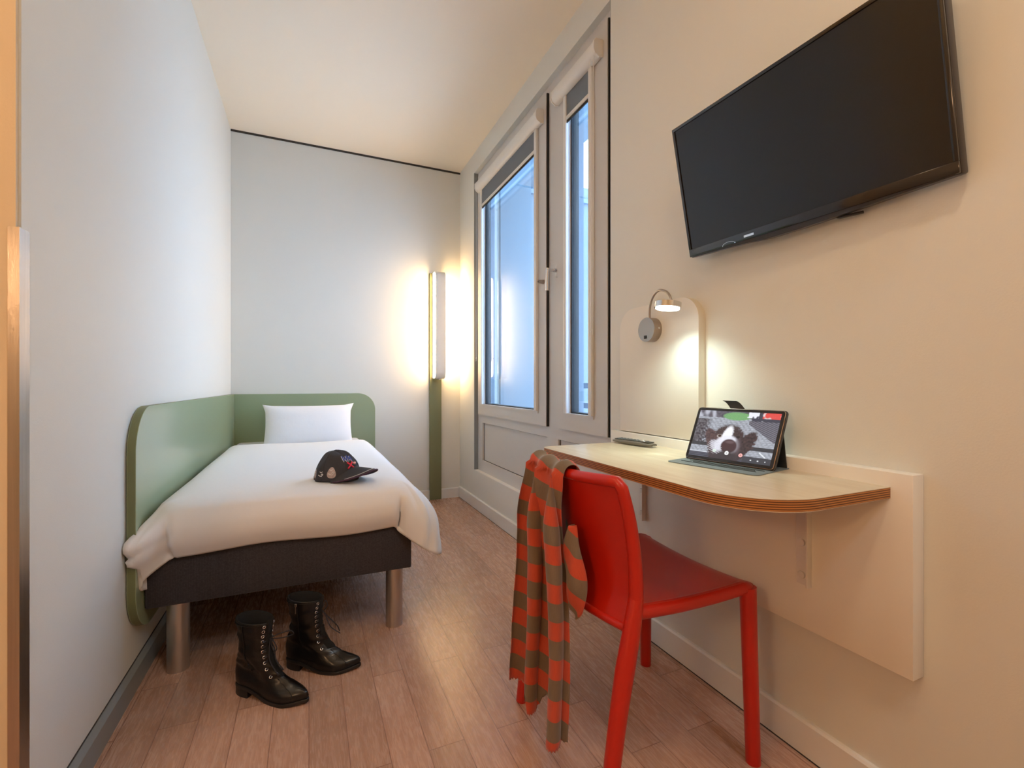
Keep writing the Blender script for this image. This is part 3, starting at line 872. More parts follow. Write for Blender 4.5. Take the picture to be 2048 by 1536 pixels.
# ------------------------------------------------------------------ scarf over the chair back
def scarf():
    top = railp(0, 0, 40)
    def rail_at(y):
        v = (y-.874)/(1.296-.874); b = math.sin(PI*max(0, min(1, v)))
        return (.660+(.648-.660)*v-.034*b, .772-.007*b)
    NV_, NL = 150, 130
    V = []; UV = []; F = []
    Lf, R_ = .34, .026     # front drop, radius over the rail
    for i in range(NV_+1):
        v = i/NV_
        # three heavy pleats; v=0 far side
        ph = 2*PI*(2.25*v+.10+.05*math.sin(7*v))
        yt = 1.228-.200*v; ybm = 1.222-.285*v
        hem = [(0, .650), (.34, .655), (.40, .60), (.44, .635), (.55, .645), (.60, .60), (.66, .650), (.92, .655), (1, .64)]
        Lb = sinterp(hem, v)
        yr = yt
        xr, zr_ = rail_at(yr)
        rt_ = R_+.006*math.cos(ph)+.003
        # path pieces: front hang (Lf) , over (pi*R), back hang (Lb)
        Lo = PI*rt_; tot = Lf+Lo+Lb
        for k in range(NL+1):
            s = tot*k/NL
            if s < Lf:
                d = Lf-s; x = xr+rt_+.035*min(1, d*4); z = zr_-d; y = yt+(.02*(v-.5))*d/.3; amp = .004+.012*min(1, d*5)
                fold = amp*math.cos(ph)
                P = Vector((x+fold, y+amp*.7*math.sin(ph), z))
            elif s < Lf+Lo:
                a = (s-Lf)/rt_
                P = Vector((xr+rt_*math.cos(a), yt+.003*math.sin(ph), zr_+rt_*math.sin(a)))
            else:
                d = s-Lf-Lo; q = min(1, d/.30)
                sp_ = sst(0, .35, d)
                y = yt+(ybm-yt)*sst(0, .55, d)
                amp = .007+.014*sst(0, .16, d)
                base = xr-rt_-.004-.010*sst(0, .12, d)-.024*sst(.2, .75, d)
                wob = .007*math.sin(9*d+5*v)+.010*noise.noise(Vector((v*4, d*5, 2.1)))*sp_
                x = base-amp*math.cos(ph)+wob*.6
                yy = y+amp*2.0*math.sin(ph)+wob+.004*noise.noise(Vector((v*9, d*14, 7)))
                # swing of the whole tail to the far side
                P = Vector((x, yy+.012*sst(.1, .5, d), zr_-d))
            if s > tot-.012: P.z += .003*math.sin(i*1.9)
            V.append(P); UV.append((s-Lf-Lo+.3+.006*math.cos(ph)-.018*v+.004*noise.noise(Vector((v*6, s*6, 3))), v))
    for i in range(NV_):
        for k in range(NL):
            a = i*(NL+1)+k; F.append((a, a+1, a+NL+2, a+NL+1))
    o = mk('scarf', V, F, M['scarf'], None, 'all', UV)
    # a loose fold that bulges out on the near side
    so = o.modifiers.new('thickness', 'SOLIDIFY'); so.thickness = .0016; so.offset = 0
    # extra loop
    V = []; UV = []; F = []
    n1, n2 = 40, 24
    for i in range(n1+1):
        t = i/n1; z = .640-.225*t
        wv = .004+.034*max(0, math.sin(PI*t**1.25))**.55
        for k in range(n2+1):
            a = PI*k/n2
            yc = 1.012-.020*sst(.1, .75, t)+.012*sst(.85, 1, t)
            x = .624-.006*t-.030*math.sin(a)*math.sin(PI*min(1, .1+t*.9))**.5+.004*math.sin(t*9+a*3)
            y = yc+wv*math.cos(a)
            V.append(Vector((x, y, z+.010*math.cos(a)*t))); UV.append((.772-z+.02*math.cos(a), a*.1))
    for i in range(n1):
        for k in range(n2):
            a = i*(n2+1)+k; F.append((a, a+1, a+n2+2, a+n2+1))
    e = mk('loose_fold', V, F, M['scarf'], o, 'all', UV)
    so = e.modifiers.new('thickness', 'SOLIDIFY'); so.thickness = .0016; so.offset = 0
    return o
tag(scarf(), 'orange and taupe striped scarf draped over the red chair back', 'scarf')

# ------------------------------------------------------------------ baseball cap
def cap():
    t = thing('baseball_cap', 'charcoal baseball cap with patches lying on the white duvet', 'cap', (0, 0, 0))
    # local: +x forward (brim), z up, built at the origin
    A, B, H = .098, .076, .116
    nu, nv = 64, 22
    def crown(th, ph, off=0):
        # th around (0 front), ph 0 rim -> pi/2 top
        fx = math.cos(th); fy = math.sin(th)
        sag = 1-.16*sst(.2, 1, -fx)*math.cos(ph)**.5       # back slightly collapsed
        rr = math.cos(ph)**.80
        x = A*fx*rr; y = B*fy*rr
        z = (H*math.sin(ph)**.92)
        z *= (1-.18*sst(-.1, 1, -fx)*math.cos(ph))         # lower at the back
        x += .006*math.sin(ph*2)
        seam = .0012*math.cos(6*th)**16
        dent = .006*noise.noise(Vector((fx*2.2, fy*2.2, ph*2)))
        p = Vector((x*sag, y*sag, z)); nrm = Vector((fx*math.cos(ph), fy*math.cos(ph), math.sin(ph)))
        return p+nrm*(dent-seam+off)+Vector((0, 0, .004))
    V = []; F = []
    for j in range(nv+1):
        ph = j/nv*PI/2*.998
        for i in range(nu): V.append(crown(2*PI*i/nu, ph))
    for j in range(nv):
        for i in range(nu):
            a = j*nu+i; b = j*nu+(i+1) % nu; F.append((a, b, b+nu, a+nu))
    F.append(tuple(nv*nu+i for i in range(nu)))
    cr = mk('crown', V, F, M['capcloth'], t, 'all')
    so = cr.modifiers.new('thickness', 'SOLIDIFY'); so.thickness = .002; so.offset = -1
    bm = bmesh.new(); bmesh.ops.create_uvsphere(bm, u_segments=16, v_segments=8, radius=.009)
    tp = crown(0, PI/2*.99)
    for v in bm.verts: v.co = Vector((v.co.x, v.co.y, v.co.z*.5))+tp+Vector((0, 0, .001))
    from_bm('button', bm, M['capcloth'], t, 'all')
    # seams
    bm = bmesh.new()
    for k in range(6):
        th = PI/6+k*PI/3
        add_tube(bm, [crown(th, q/12*PI/2*.97, .0008) for q in range(13)], .0009, 6)
    from_bm('seams', bm, M['capcloth'], t, 'all')
    # brim: curved sheet
    def brim(u, w, dz=0):
        # u across -1..1 , w out 0..1
        th = u*math.radians(66)
        base = Vector((A*math.cos(th)*.99, B*math.sin(th)*.995, .010))
        Lb = .098*(1-abs(u)**2.6)+.002
        x = base.x+Lb*w*(1-.1*abs(u)); y = base.y*(1+.04*w)
        z = .014+.046*(1-min(1, abs(y/B))**1.8)-.004*w*w-.010*abs(u)**2
        return Vector((x, y, max(.0025, z)+dz))
    V = []; F = []; nb_, mb = 44, 12
    for s in (0, -.0035):
        for j in range(mb+1):
            for i in range(nb_+1): V.append(brim(2*i/nb_-1, j/mb, s))
    W = (nb_+1)*(mb+1)
    for j in range(mb):
        for i in range(nb_):
            a = j*(nb_+1)+i
            F.append((a, a+nb_+1, a+nb_+2, a+1)); F.append((W+a, W+a+1, W+a+nb_+2, W+a+nb_+1))
    for i in range(nb_):
        a = mb*(nb_+1)+i; F.append((a, W+a, W+a+1, a+1))
    br = mk('brim', V, F, M['capcloth'], t, 50)
    bm = bmesh.new(); add_tube(bm, [brim(-.97+1.94*i/40, 1.0, -.0012) for i in range(41)], .0028, 8)
    lbl(from_bm('brim_edge', bm, M['cappurple'], br, 'all'), 'plum coloured brim edge')
    bm = bmesh.new(); add_tube(bm, [brim(-.78+.86*i/24, .86, .0006) for i in range(25)], .0011, 6)
    lbl(from_bm('brim_stitching', bm, M['captrim'], br, 'all'), 'white stitched line')
    # back strap
    bm = bmesh.new()
    pts = [Vector((-A*.88*math.cos(a), B*.9*math.sin(a), .008)) for a in [math.radians(-40+8*i) for i in range(11)]]
    for p, q in zip(pts, pts[1:]):
        m2 = (p+q)/2; d = (q-p); ang = math.atan2(d.y, d.x)
        r = bmesh.ops.create_cube(bm, size=1)
        bmesh.ops.transform(bm, matrix=Matrix.Translation(m2)@Matrix.Rotation(ang, 4, 'Z')@Matrix.Diagonal((d.length*1.1, .004, .014, 1)), verts=r['verts'])
    from_bm('strap', bm, M['capcloth'], t)
    # embroidery helper: strokes on the crown in (deg around, deg up)
    def stroke(bm, pts, r, off=.0012):
        P = []
        for (a, b), (c, d) in zip(pts, pts[1:]):
            for q in range(5):
                s = q/5; P.append(crown(math.radians(a+(c-a)*s), math.radians(b+(d-b)*s), off))
        P.append(crown(math.radians(pts[-1][0]), math.radians(pts[-1][1]), off))
        add_tube(bm, P, r, 6)
    Ltr = {'W': [[(0, 1), (.25, 0), (.5, .8), (.75, 0), (1, 1)]], 'M': [[(0, 0), (.1, 1), (.5, .25), (.9, 1), (1, 0)]],
           'A': [[(0, 0), (.5, 1), (1, 0)], [(.2, .4), (.8, .4)]], 'X': [[(0, 0), (1, 1)], [(0, 1), (1, 0)]], 'V': [[(0, 1), (.5, 0), (1, 1)]]}
    def text(s, a0, e0, w, h, r, m, nm, rim=None, lab=None):
        bm = bmesh.new(); bm2 = bmesh.new()
        for i, c in enumerate(s):
            for st in Ltr[c]:
                pp = [(a0+(i*1.18+p[0])*w, e0+p[1]*h) for p in st]
                stroke(bm, pp, r, .0034)
                if rim: stroke(bm2, pp, r*1.6, .0008)
        o = from_bm(nm, bm, m, t, 'all')
        if lab: lbl(o, lab)
        if rim: from_bm(nm+'_outline', bm2, rim, o, 'all')
        else: bm2.free()
    text('WM', -36, 41, 17, 15, .0019, M['capblue'], 'lettering', M['patchwhite'], 'blue lettering outlined in white')
    text('X', -24, 24, 19, 14, .0030, M['capred'], 'lettering', None, 'red lettering')
    bm = bmesh.new(); stroke(bm, [(-2, 38), (6, 33), (12, 36)], .0045, .001); lbl(from_bm('emblem', bm, M['cappink'], t, 'all'), 'coral embroidered emblem')
    # woven patches along the near side
    for (a, e, ra, re, mm, squig) in ((-66, 17, 11, 11, 'patch', 1), (-93, 13, 8, 9, 'capcloth', 2), (-116, 13, 10, 10, 'patch', 0)):
        V = []; F = []
        cc = 20
        V.append(crown(math.radians(a), math.radians(e), .0018))
        for k in range(cc):
            an = 2*PI*k/cc; k3 = 1+.12*math.cos(3*an+PI/2)
            V.append(crown(math.radians(a+ra*k3*math.cos(an)), math.radians(max(1, e+re*k3*math.sin(an))), .0016))
        for k in range(cc): F.append((0, 1+k, 1+(k+1) % cc))
        pt_ = mk('patch', V, F, M[mm], t, 'all')
        bm = bmesh.new()
        if squig: 
            stroke(bm, [(a-ra*.7, e-re*.1), (a-ra*.2, e-re*.3), (a+ra*.3, e-re*.35), (a+ra*.7, e+re*.05), (a+ra*.35, e+re*.2), (a+ra*.1, e-re*.1)], .0012, .003)
            stroke(bm, [(a-ra*.5, e+re*.6), (a, e+re*.4), (a+ra*.4, e+re*.65)], .0010, .003)
        else:
            stroke(bm, [(a-ra*.5, e+re*.5), (a, e-re*.1), (a+ra*.5, e+re*.4)], .0010, .003); stroke(bm, [(a-ra*.5, e-re*.6), (a+ra*.5, e-re*.5)], .001, .003)
        from_bm('patch_stitching', bm, M['patchwhite'], pt_, 'all')
    return t
cp = cap(); cp.location = (.100, 2.040, .605); cp.rotation_euler = (0, 0, math.radians(-45)); cp.scale = (1.03, 1.03, 1.0)

# ------------------------------------------------------------------ boots
def boot(label, mirror, bow):
    t = thing('boot', label, 'boot', (0, 0, 0), 'black lace up ankle boots on the floor')
    mir = -1 if mirror else 1
    front = [(.010, .264), (.018, .270), (.030, .266), (.040, .250), (.049, .226), (.060, .198), (.074, .172), (.090, .152), (.11, .138), (.14, .128), (.18, .126), (.228, .132)]
    back = [(.010, .008), (.020, .003), (.05, 0), (.08, .004), (.11, .013), (.15, .019), (.19, .015), (.228, .008)]
    def lift(x, z):
        k = sst(.04, .15, z)
        return (.024*sst(.15, .05, x)+.007*sst(.20, .27, x))*(1-k)+.017*k
    def hw(tx_, z):     # half width at normalized length position
        foot = interp([(0, .024), (.10, .030), (.25, .031), (.42, .032), (.62, .041), (.74, .044), (.86, .035), (.95, .022), (1, .012)], tx_)
        shaft = interp([(.10, .034), (.16, .035), (.228, .043)], z)
        k = sst(.06, .125, z)
        return foot*(1-.28*sst(.025, .06, z))*(1-k)+shaft*k
    def pt(z, phi, off=0):
        f = sinterp(front, z); b = sinterp(back, z)
        c = math.cos(phi); x = (f+b)/2+(f-b)/2*c
        tn = (x-b)/(f-b)
        w = hw(tn, z)
        e = sst(.06, .125, z); pw = .55*(1-e)+.95*e
        y = math.copysign(abs(math.sin(phi))**pw, math.sin(phi))*w
        y += mir*.006*math.sin(PI*tn)*(1-e)
        p = Vector((x, y, z))
        if off: p += Vector((c, math.sin(phi), .0)).normalized()*off
        p.z += lift(p.x, z)
        return p
    nz, nph = 46, 56
    V = []; F = []
    zs = [.010+(.228-.010)*j/nz for j in range(nz+1)]
    def zrim(z, phi):       # collar dips toward the front slightly, rises at the back
        return z+(.004*math.cos(phi+PI)+.0)*sst(.19, .228, z)+lift(.07, .2)
    for z in zs:
        for i in range(nph):
            phi = 2*PI*i/nph; p = pt(z, phi)
            cr = .0028*noise.noise(Vector((p.x*28, p.y*18, z*55+(3 if mirror else 0))))*sst(.05, .08, z)*(1-sst(.18, .22, z))*1.8
            p += Vector((math.cos(phi), math.sin(phi), 0))*cr
            if z > .18: p.z = zrim(z, phi)
            V.append(p)
    for j in range(nz):
        for i in range(nph):
            a = j*nph+i; b = j*nph+(i+1) % nph; F.append((a, b, b+nph, a+nph))
    # rim and lining
    base = nz*nph
    for (dz, ins) in ((.0025, .0015), (.001, .0045), (-.04, .006), (-.10, .008), (-.15, .010)):
        z = .228
        for i in range(nph):
            phi = 2*PI*i/nph; p = pt(z+max(dz, -.08), phi); p.z = zrim(z, phi)+dz
            c = Vector((.07, 0, p.z)); d = (c-p); d.z = 0; d.normalize()
            V.append(p+d*ins)
    for j in range(5):
        for i in range(nph):
            a = base+j*nph+i; b = base+j*nph+(i+1) % nph; F.append((a, b, b+nph, a+nph))
    F.append(tuple(base+5*nph+i for i in range(nph)))
    me_up = mk('upper', V, F, [M['leather'], M['lining']], t, 'all')
    for pl in me_up.data.polygons:
        if pl.index >= (nz+1)*nph: pl.material_index = 1
    # sole, welt and heel
    def outline(off, z, x0=-1, x1=9, n=60):
        P = []
        for i in range(n):
            p = pt(.014, 2*PI*i/n); cc = Vector((.135, 0, p.z)); 
            nn = Vector((math.cos(2*PI*i/n), math.sin(2*PI*i/n), 0))
            p = p+nn*off; P.append((max(x0, min(x1, p.x)), p.y))
        return P
    ol = outline(.0035, 0); nn_ = len(ol); bm = bmesh.new()
    rowsS = []
    for (dz, sc_) in ((.0002, .985), (.0022, 1.0), (.0095, 1.0), (.0115, .985)):
        row = []
        for (x, y) in ol:
            cx_ = .135+(x-.135)*sc_; row.append(bm.verts.new((cx_, y*sc_, dz+lift(x, 0))))
        rowsS.append(row)
    for ra_, rb_ in zip(rowsS, rowsS[1:]):
        for i in range(nn_): bm.faces.new((ra_[i], ra_[(i+1) % nn_], rb_[(i+1) % nn_], rb_[i]))
    for row, fl in ((rowsS[0], 1), (rowsS[-1], 0)):     # quads across, outline is symmetric about i -> n-i
        for i in range(nn_//2):
            a_, b_, c_, d_ = row[i], row[i+1], row[(nn_-i-1) % nn_], row[(nn_-i) % nn_]
            q = []
            for w_ in (a_, b_, c_, d_):
                if w_ not in q: q.append(w_)
            if len(q) > 2: bm.faces.new(q)
    from_bm('sole', bm, M['sole'], t, 40)
    hp = outline(.0020, 0, -1, .066); hp = [q for q in hp if q[0] < .0655]
    hp = sorted([q for q in hp if q[1] >= 0], key=lambda q: -q[0])+sorted([q for q in hp if q[1] < 0], key=lambda q: q[0])
    hp = [(.066, hp[0][1])]+hp+[(.066, hp[-1][1])]
    prism('heel', hp, 'z', 0, .0255, M['sole'], t, bev=.0015)
    # seams: facing edge line + toe cap line
    def facing(z, s): 
        f = sinterp(front, z)
        return s*(.020 if z < .12 else .020)
    def side_pt(z, s, lat, off):
        # point on the surface at lateral distance lat from the front centre line
        lo, hi = 0, PI/2
        for _ in range(22):
            m3 = (lo+hi)/2
            if s*(pt(z, s*m3).y-mir*.0045*(1-sst(.06, .125, z))) < lat: lo = m3
            else: hi = m3
        p = pt(z, s*lo, 0); nrm = Vector((math.cos(lo), s*math.sin(lo), .9*(1-sst(.09, .13, z)))).normalized()
        return p+nrm*off, nrm
    zsE = [.215-.0155*k for k in range(9)]+[.0735]
    E = {}
    for s in (1, -1):
        for k, z in enumerate(zsE):
            p, nrm = side_pt(z, s, .020+.003*sst(.12, .08, z), .0014); E[(s, k)] = (p, nrm)
            bm = bmesh.new(); a, b = frame_of(nrm)
            add_tube(bm, [p+(a*math.cos(2*PI*q/14)+b*math.sin(2*PI*q/14))*.0040 for q in range(14)], .0011, 6, closed=True)
            from_bm('eyelet', bm, M['chrome'], t, 'all')
    # tongue strip between facings
    V = []; F = []
    for j in range(24):
        z = .236-(.236-.070)*j/23
        for i in range(7):
            lat = -.014+.028*i/6; s = 1 if lat >= 0 else -1
            p, nrm = side_pt(min(z, .2279), s, abs(lat), .0022-.0 if abs(lat) < .013 else .0002); p.z += max(0, z-.2279)
            V.append(p)
    for j in range(23):
        for i in range(6):
            a = j*7+i; F.append((a, a+1, a+8, a+7))
    tg = mk('tongue', V, F, M['lining'], t, 'all')
    bm = bmesh.new()
    lo_k = 3 if bow else 2
    for k in range(lo_k, len(zsE)-1):
        for s in (1, -1):
            p, n1 = E[(s, k)]; q, n2 = E[(-s, k+1)]
            md = (p+q)/2+(n1+n2).normalized()*.006
            add_tube(bm, smooth_path([p+n1*.001, md, q+n2*.001], 5), .0021, 6)
            e = p+n1*.001; add_tube(bm, smooth_path([e, e+n1*.004+Vector((0, -s*.004, -.002)), (p+E[(-s, k)][0])/2+n1*.007], 4), .0015, 6)
    p, n1 = E[(1, len(zsE)-1)]; q, n2 = E[(-1, len(zsE)-1)]
    add_tube(bm, smooth_path([p, (p+q)/2+n1*.004, q], 4), .0016, 6)
    c0 = (E[(1, lo_k)][0]+E[(-1, lo_k)][0])/2+Vector((.010, 0, 0))
    if bow:
        for pts_ in ([c0, c0+Vector((.02, .008, .012)), c0+Vector((.045, .034, .014)), c0+Vector((.05, .045, -.002)), c0+Vector((.028, .026, -.006)), c0],
                     [c0, c0+Vector((.018, -.006, -.002)), c0+Vector((.032, -.008, -.020)), c0+Vector((.020, -.004, -.036)), c0+Vector((.006, 0, -.022)), c0],
                     [c0, c0+Vector((.012, .004, -.03)), c0+Vector((.024, -.002, -.062)), c0+Vector((.055, -.006, -.088))],
                     [c0, c0+Vector((.006, -.01, -.03)), c0+Vector((.014, -.016, -.06)), c0+Vector((.05, -.022, -.097))]):
            add_tube(bm, smooth_path(pts_, 7), .0018, 6)
    else:
        for pts_ in ([c0, c0+Vector((.010, .006, .03)), c0+Vector((.016, .010, .012)), c0+Vector((.006, .004, -.004))],
                     [c0, c0+Vector((.018, -.01, -.012)), c0+Vector((.038, -.014, -.05)), c0+Vector((.070, -.006, -.078))],
                     [c0, c0+Vector((.022, .008, -.03)), c0+Vector((.05, .012, -.06)), c0+Vector((.058, .014, -.080))]):
            add_tube(bm, smooth_path(pts_, 7), .0018, 6)
    from_bm('laces', bm, M['lace'], t, 'all')
    # zip on the visible side
    zs_ = -1
    bm = bmesh.new(); P = [pt(z, zs_*math.radians(100), .0012) for z in [.222-.012*k for k in range(14)]]
    add_tube(bm, P, .0013, 6); zp = from_bm('zip', bm, M['leather'], t, 'all')
    if not bow:
        bm = bmesh.new(); p = pt(.220, zs_*math.radians(100), .003)
        add_box(bm, (p.x-.004, p.y-.003, p.z-.006), (p.x+.004, p.y+.001, p.z+.004), .001)
        add_box(bm, (p.x-.0016, p.y-.0035, p.z-.030), (p.x+.0016, p.y-.0015, p.z-.006), .0005)
        from_bm('zip_pull', bm, M['nickel'], zp)
    # vamp seam
    bm = bmesh.new()
    add_tube(bm, [pt(.018+.050*q/10, -(math.radians(47)-math.radians(14)*(q/10)), .0008) for q in range(11)], .0011, 6)
    from_bm('vamp_seam', bm, M['leather'], t, 'all'); bm = bmesh.new()
    add_tube(bm, [pt(.222, 2*PI*q/30, .0010) for q in range(30)], .0010, 6, closed=True)
    from_bm('collar_seam', bm, M['leather'], t, 'all')
    return t
b1 = boot('black lace up boot nearer the camera, laces tied in a bow', False, True)
b1.location = (-.216, 1.738, 0); b1.rotation_euler = (0, 0, math.atan2(-.149, .194))
b2 = boot('black lace up boot behind its pair with a zip pull at the collar', True, False)
b2.location = (-.074, 1.822, 0); b2.rotation_euler = (0, 0, math.radians(-27))

# ------------------------------------------------------------------ remote control
def remote():
    a = Vector((1.105, 1.500, DZ)); b = Vector((1.135, 1.305, DZ)); d = (b-a).normalized(); L_ = (b-a).length
    s = Vector((0, 0, 1)).cross(d)
    t = thing('remote_control', 'dark grey television remote lying on the birch desk', 'remote control', tuple((a+b)/2))
    V = []; F = []; n = 24; m = 20
    for i in range(n+1):
        u = i/n; e = (1-abs(2*u-1)**5)**.5 if 0 < u < 1 else 0
        w = .021*(.72+.28*e)*(1 if 0 < u < 1 else .8); 
        zb = .006*abs(2*u-1)**2.0+.0002; zt = .019-.006*abs(2*u-1)**3
        for k in range(m):
            an = 2*PI*k/m; y = math.copysign(abs(math.cos(an))**.6, math.cos(an))*w
            zz = (zb+zt)/2+math.copysign(abs(math.sin(an))**.7, math.sin(an))*(zt-zb)/2
            V.append(a+d*(L_*u)+s*y+Vector((0, 0, zz)))
    for i in range(n):
        for k in range(m):
            F.append((i*m+k, i*m+(k+1) % m, (i+1)*m+(k+1) % m, (i+1)*m+k))
    F.append(tuple(range(m))); F.append(tuple(n*m+k for k in range(m))[::-1])
    o = mk('body', V, F, M['remoteside'], t, 'all')
    bm = bmesh.new()
    c = (a+b)/2
    Mx = Matrix.Translation(c)@Matrix(((d.x, s.x, 0, 0), (d.y, s.y, 0, 0), (0, 0, 1, 0), (0, 0, 0, 1)))
    def kb(u0, u1, w0, w1, z0, z1, m_, nm, bev=.0008):
        bm = bmesh.new(); add_box(bm, (u0, w0, z0), (u1, w1, z1), bev)
        for v in bm.verts: v.co = Mx@v.co
        from_bm(nm, bm, m_, t, 35)
    kb(-L_*.42, L_*.42, -.017, .017, .0165, .0192, M['remote'], 'faceplate')
    for r in range(9):
        for q in range(3):
            u = -L_*.36+r*L_*.082; w = -.011+q*.011
            kb(u-.0042, u+.0042, w-.0035, w+.0035, .0185, .0212, M['rubberkey'], 'button', .0008)
    bm = bmesh.new(); pts_ = [Mx@Vector((L_*.34-0.02+.011*math.cos(2*PI*k/20), .011*math.sin(2*PI*k/20), .0205)) for k in range(20)]
    add_tube(bm, pts_, .0016, 8, closed=True); from_bm('navigation_ring', bm, M['chrome'], t, 'all')
remote()

# ------------------------------------------------------------------ tablet in folding cover
def screen_color(u, v):
    """snapshot shown on the screen; u 0..1 left-right, v 0..1 bottom-top"""
    def N_(x, y, s=0): return noise.noise(Vector((x, y, s)))
    def ell(cx, cy, rx, ry, soft=.12, rot=0):
        dx, dy = u-cx, v-cy
        c, s = math.cos(rot), math.sin(rot)
        dx, dy = dx*c+dy*s, -dx*s+dy*c
        d = math.sqrt((dx/rx)**2+(dy/ry)**2)
        return 1-sst(1-soft, 1+soft, d)
    def mix(a, b, t): return [a[i]+(b[i]-a[i])*t for i in range(3)]
    n1 = N_(u*40, v*26); n2 = N_(u*90, v*60, 3)
    # cobbled ground
    c = [.36, .38, .43]
    br_ = abs(math.sin((u+v*.6)*52))*abs(math.sin((v*1.3-u*.35)*60))
    c = [q*(.72+.35*br_+.25*n1) for q in c]
    # background at the top
    if v > .86:
        c = [.10+.05*n1, .09+.04*n1, .11+.05*n1]
        c = mix(c, [.42, .43, .50], sst(.26, .20, u)*sst(-.3, .3, N_(u*14, v*5, 8)))
    gp = ell(.50, .90, .17, .085); c = mix(c, [.16+.05*n2, .34+.08*n2, .14], gp)
    if u > .68 and v > .80: c = mix([.05, .05, .07], [.5, .52, .58], sst(.15, .4, N_(u*16, v*8, 5)))
    if u > .80 and v > .88: c = mix([.62, .07, .06], [.65, .55, .55], sst(.1, .45, N_(u*20, v*12, 6)))
    if .62 < u < .76 and v > .88: c = mix(c, [.70, .72, .78], sst(-.2, .1, N_(u*22, v*10, 9)))
    # dark wicker at the right and left
    dr = sst(0, .03, (v-.48)-(.93-u)*.9) if u > .60 else 0
    if u > .66 and .42 < v < .82 and (v-.42) > (.98-u)*1.05:
        w = .5+.5*math.sin((u*1.2+v*1.9)*95); c = [.055+.13*w, .05+.13*w, .065+.15*w]
    if u < .20 and v < .82 and v > .30:
        k = sst(.22, .12, u+.12*(.8-v)*n1*3)
        c = mix(c, [.09+.10*n1, .08+.10*n1, .09+.10*n1], max(0, min(1, k)))
    # bench rails
    if .24 < v < .315: c = mix(c, [.03, .028, .032], .95)
    if v < .10: c = [.045+.10*(abs(math.sin(v*105))**10)]*3; c[2] *= 1.3
    elif v < .12 and u < .42: c = [.50, .52, .58]
    if v < .12 and u > .68: c = [.05, .05, .06]
    # cigarette like stick
    if abs((v-.17)+(u-.895)*1.15) < .012 and .855 < u < .93: c = [.7, .72, .76]
    # dog ears and head
    f = .03*n1+.02*n2
    head = ell(.455, .28, .225+f, .44+f, .08); c = mix(c, [.055+.04*n2, .035+.03*n2, .036+.03*n2], head)
    earL = ell(.285, .33, .090+f, .30, .1, .35); c = mix(c, [.085+.05*n1, .050+.03*n1, .050+.03*n1], earL)
    earR = ell(.655, .29, .100+f, .33+f, .1, -.32); c = mix(c, [.050+.04*n1, .032+.02*n1, .034+.02*n1], earR)
    bl = ell(.435, .47, .060+.02*n2, .22, .22, -.12); c = mix(c, [.80, .80, .86], bl)
    mz = ell(.455, .285, .150, .21, .14); c = mix(c, [.70+.1*n2, .70+.1*n2, .78+.1*n2], mz*.92)
    mz2 = ell(.350, .22, .070, .16, .3, .5); c = mix(c, [.62+.2*n2, .62+.2*n2, .70+.2*n2], mz2*.7)
    dk_ = ell(.585, .24, .045, .22, .4); c = mix(c, [.10, .07, .08], dk_*.8)
    ns = ell(.485, .275, .098, .145, .12); c = mix(c, [.060, .030, .034], ns)
    hl = ell(.490, .36, .05, .03, .5); c = mix(c, [.16, .11, .12], hl*.6)
    ch_ = ell(.47, .07, .16, .11, .4); c = mix(c, [.045, .035, .038], ch_)
    ey = ell(.345, .465, .034, .036, .25); c = mix(c, [.55, .50, .48], ey*.75)
    ey2 = ell(.345, .470, .022, .026, .25); c = mix(c, [.04, .018, .012], ey2)
    e3 = ell(.575, .475, .022, .024, .3); c = mix(c, [.02, .012, .012], e3)
    for q in range(5):     # whisker folds
        if ell(.315, .235-.0*q, .085, .14, .2, .3) > .3 and abs(math.sin((u*.7+v*1.2)*70)) > .93: c = mix(c, [.6, .6, .66], .8)
    # status and navigation icons
    def ringd(cx, cy, r, col):
        d = math.hypot((u-cx)*1.6, v-cy)
        if d < r: return mix(c, col, 1 if d > r*.55 else .55)
        return c
    c = ringd(.325, .155, .034, [.62, .75, .66]); c = ringd(.485, .135, .040, [.90, .92, .92]); c = ringd(.655, .125, .036, [.92, .45, .42])
    if abs(v-.055) < .012 and (abs(u-.78) < .010 or abs(u-.86) < .008 or abs(u-.94) < .005): c = [.75, .78, .80]
    return [max(.004, min(1, q)) for q in c]

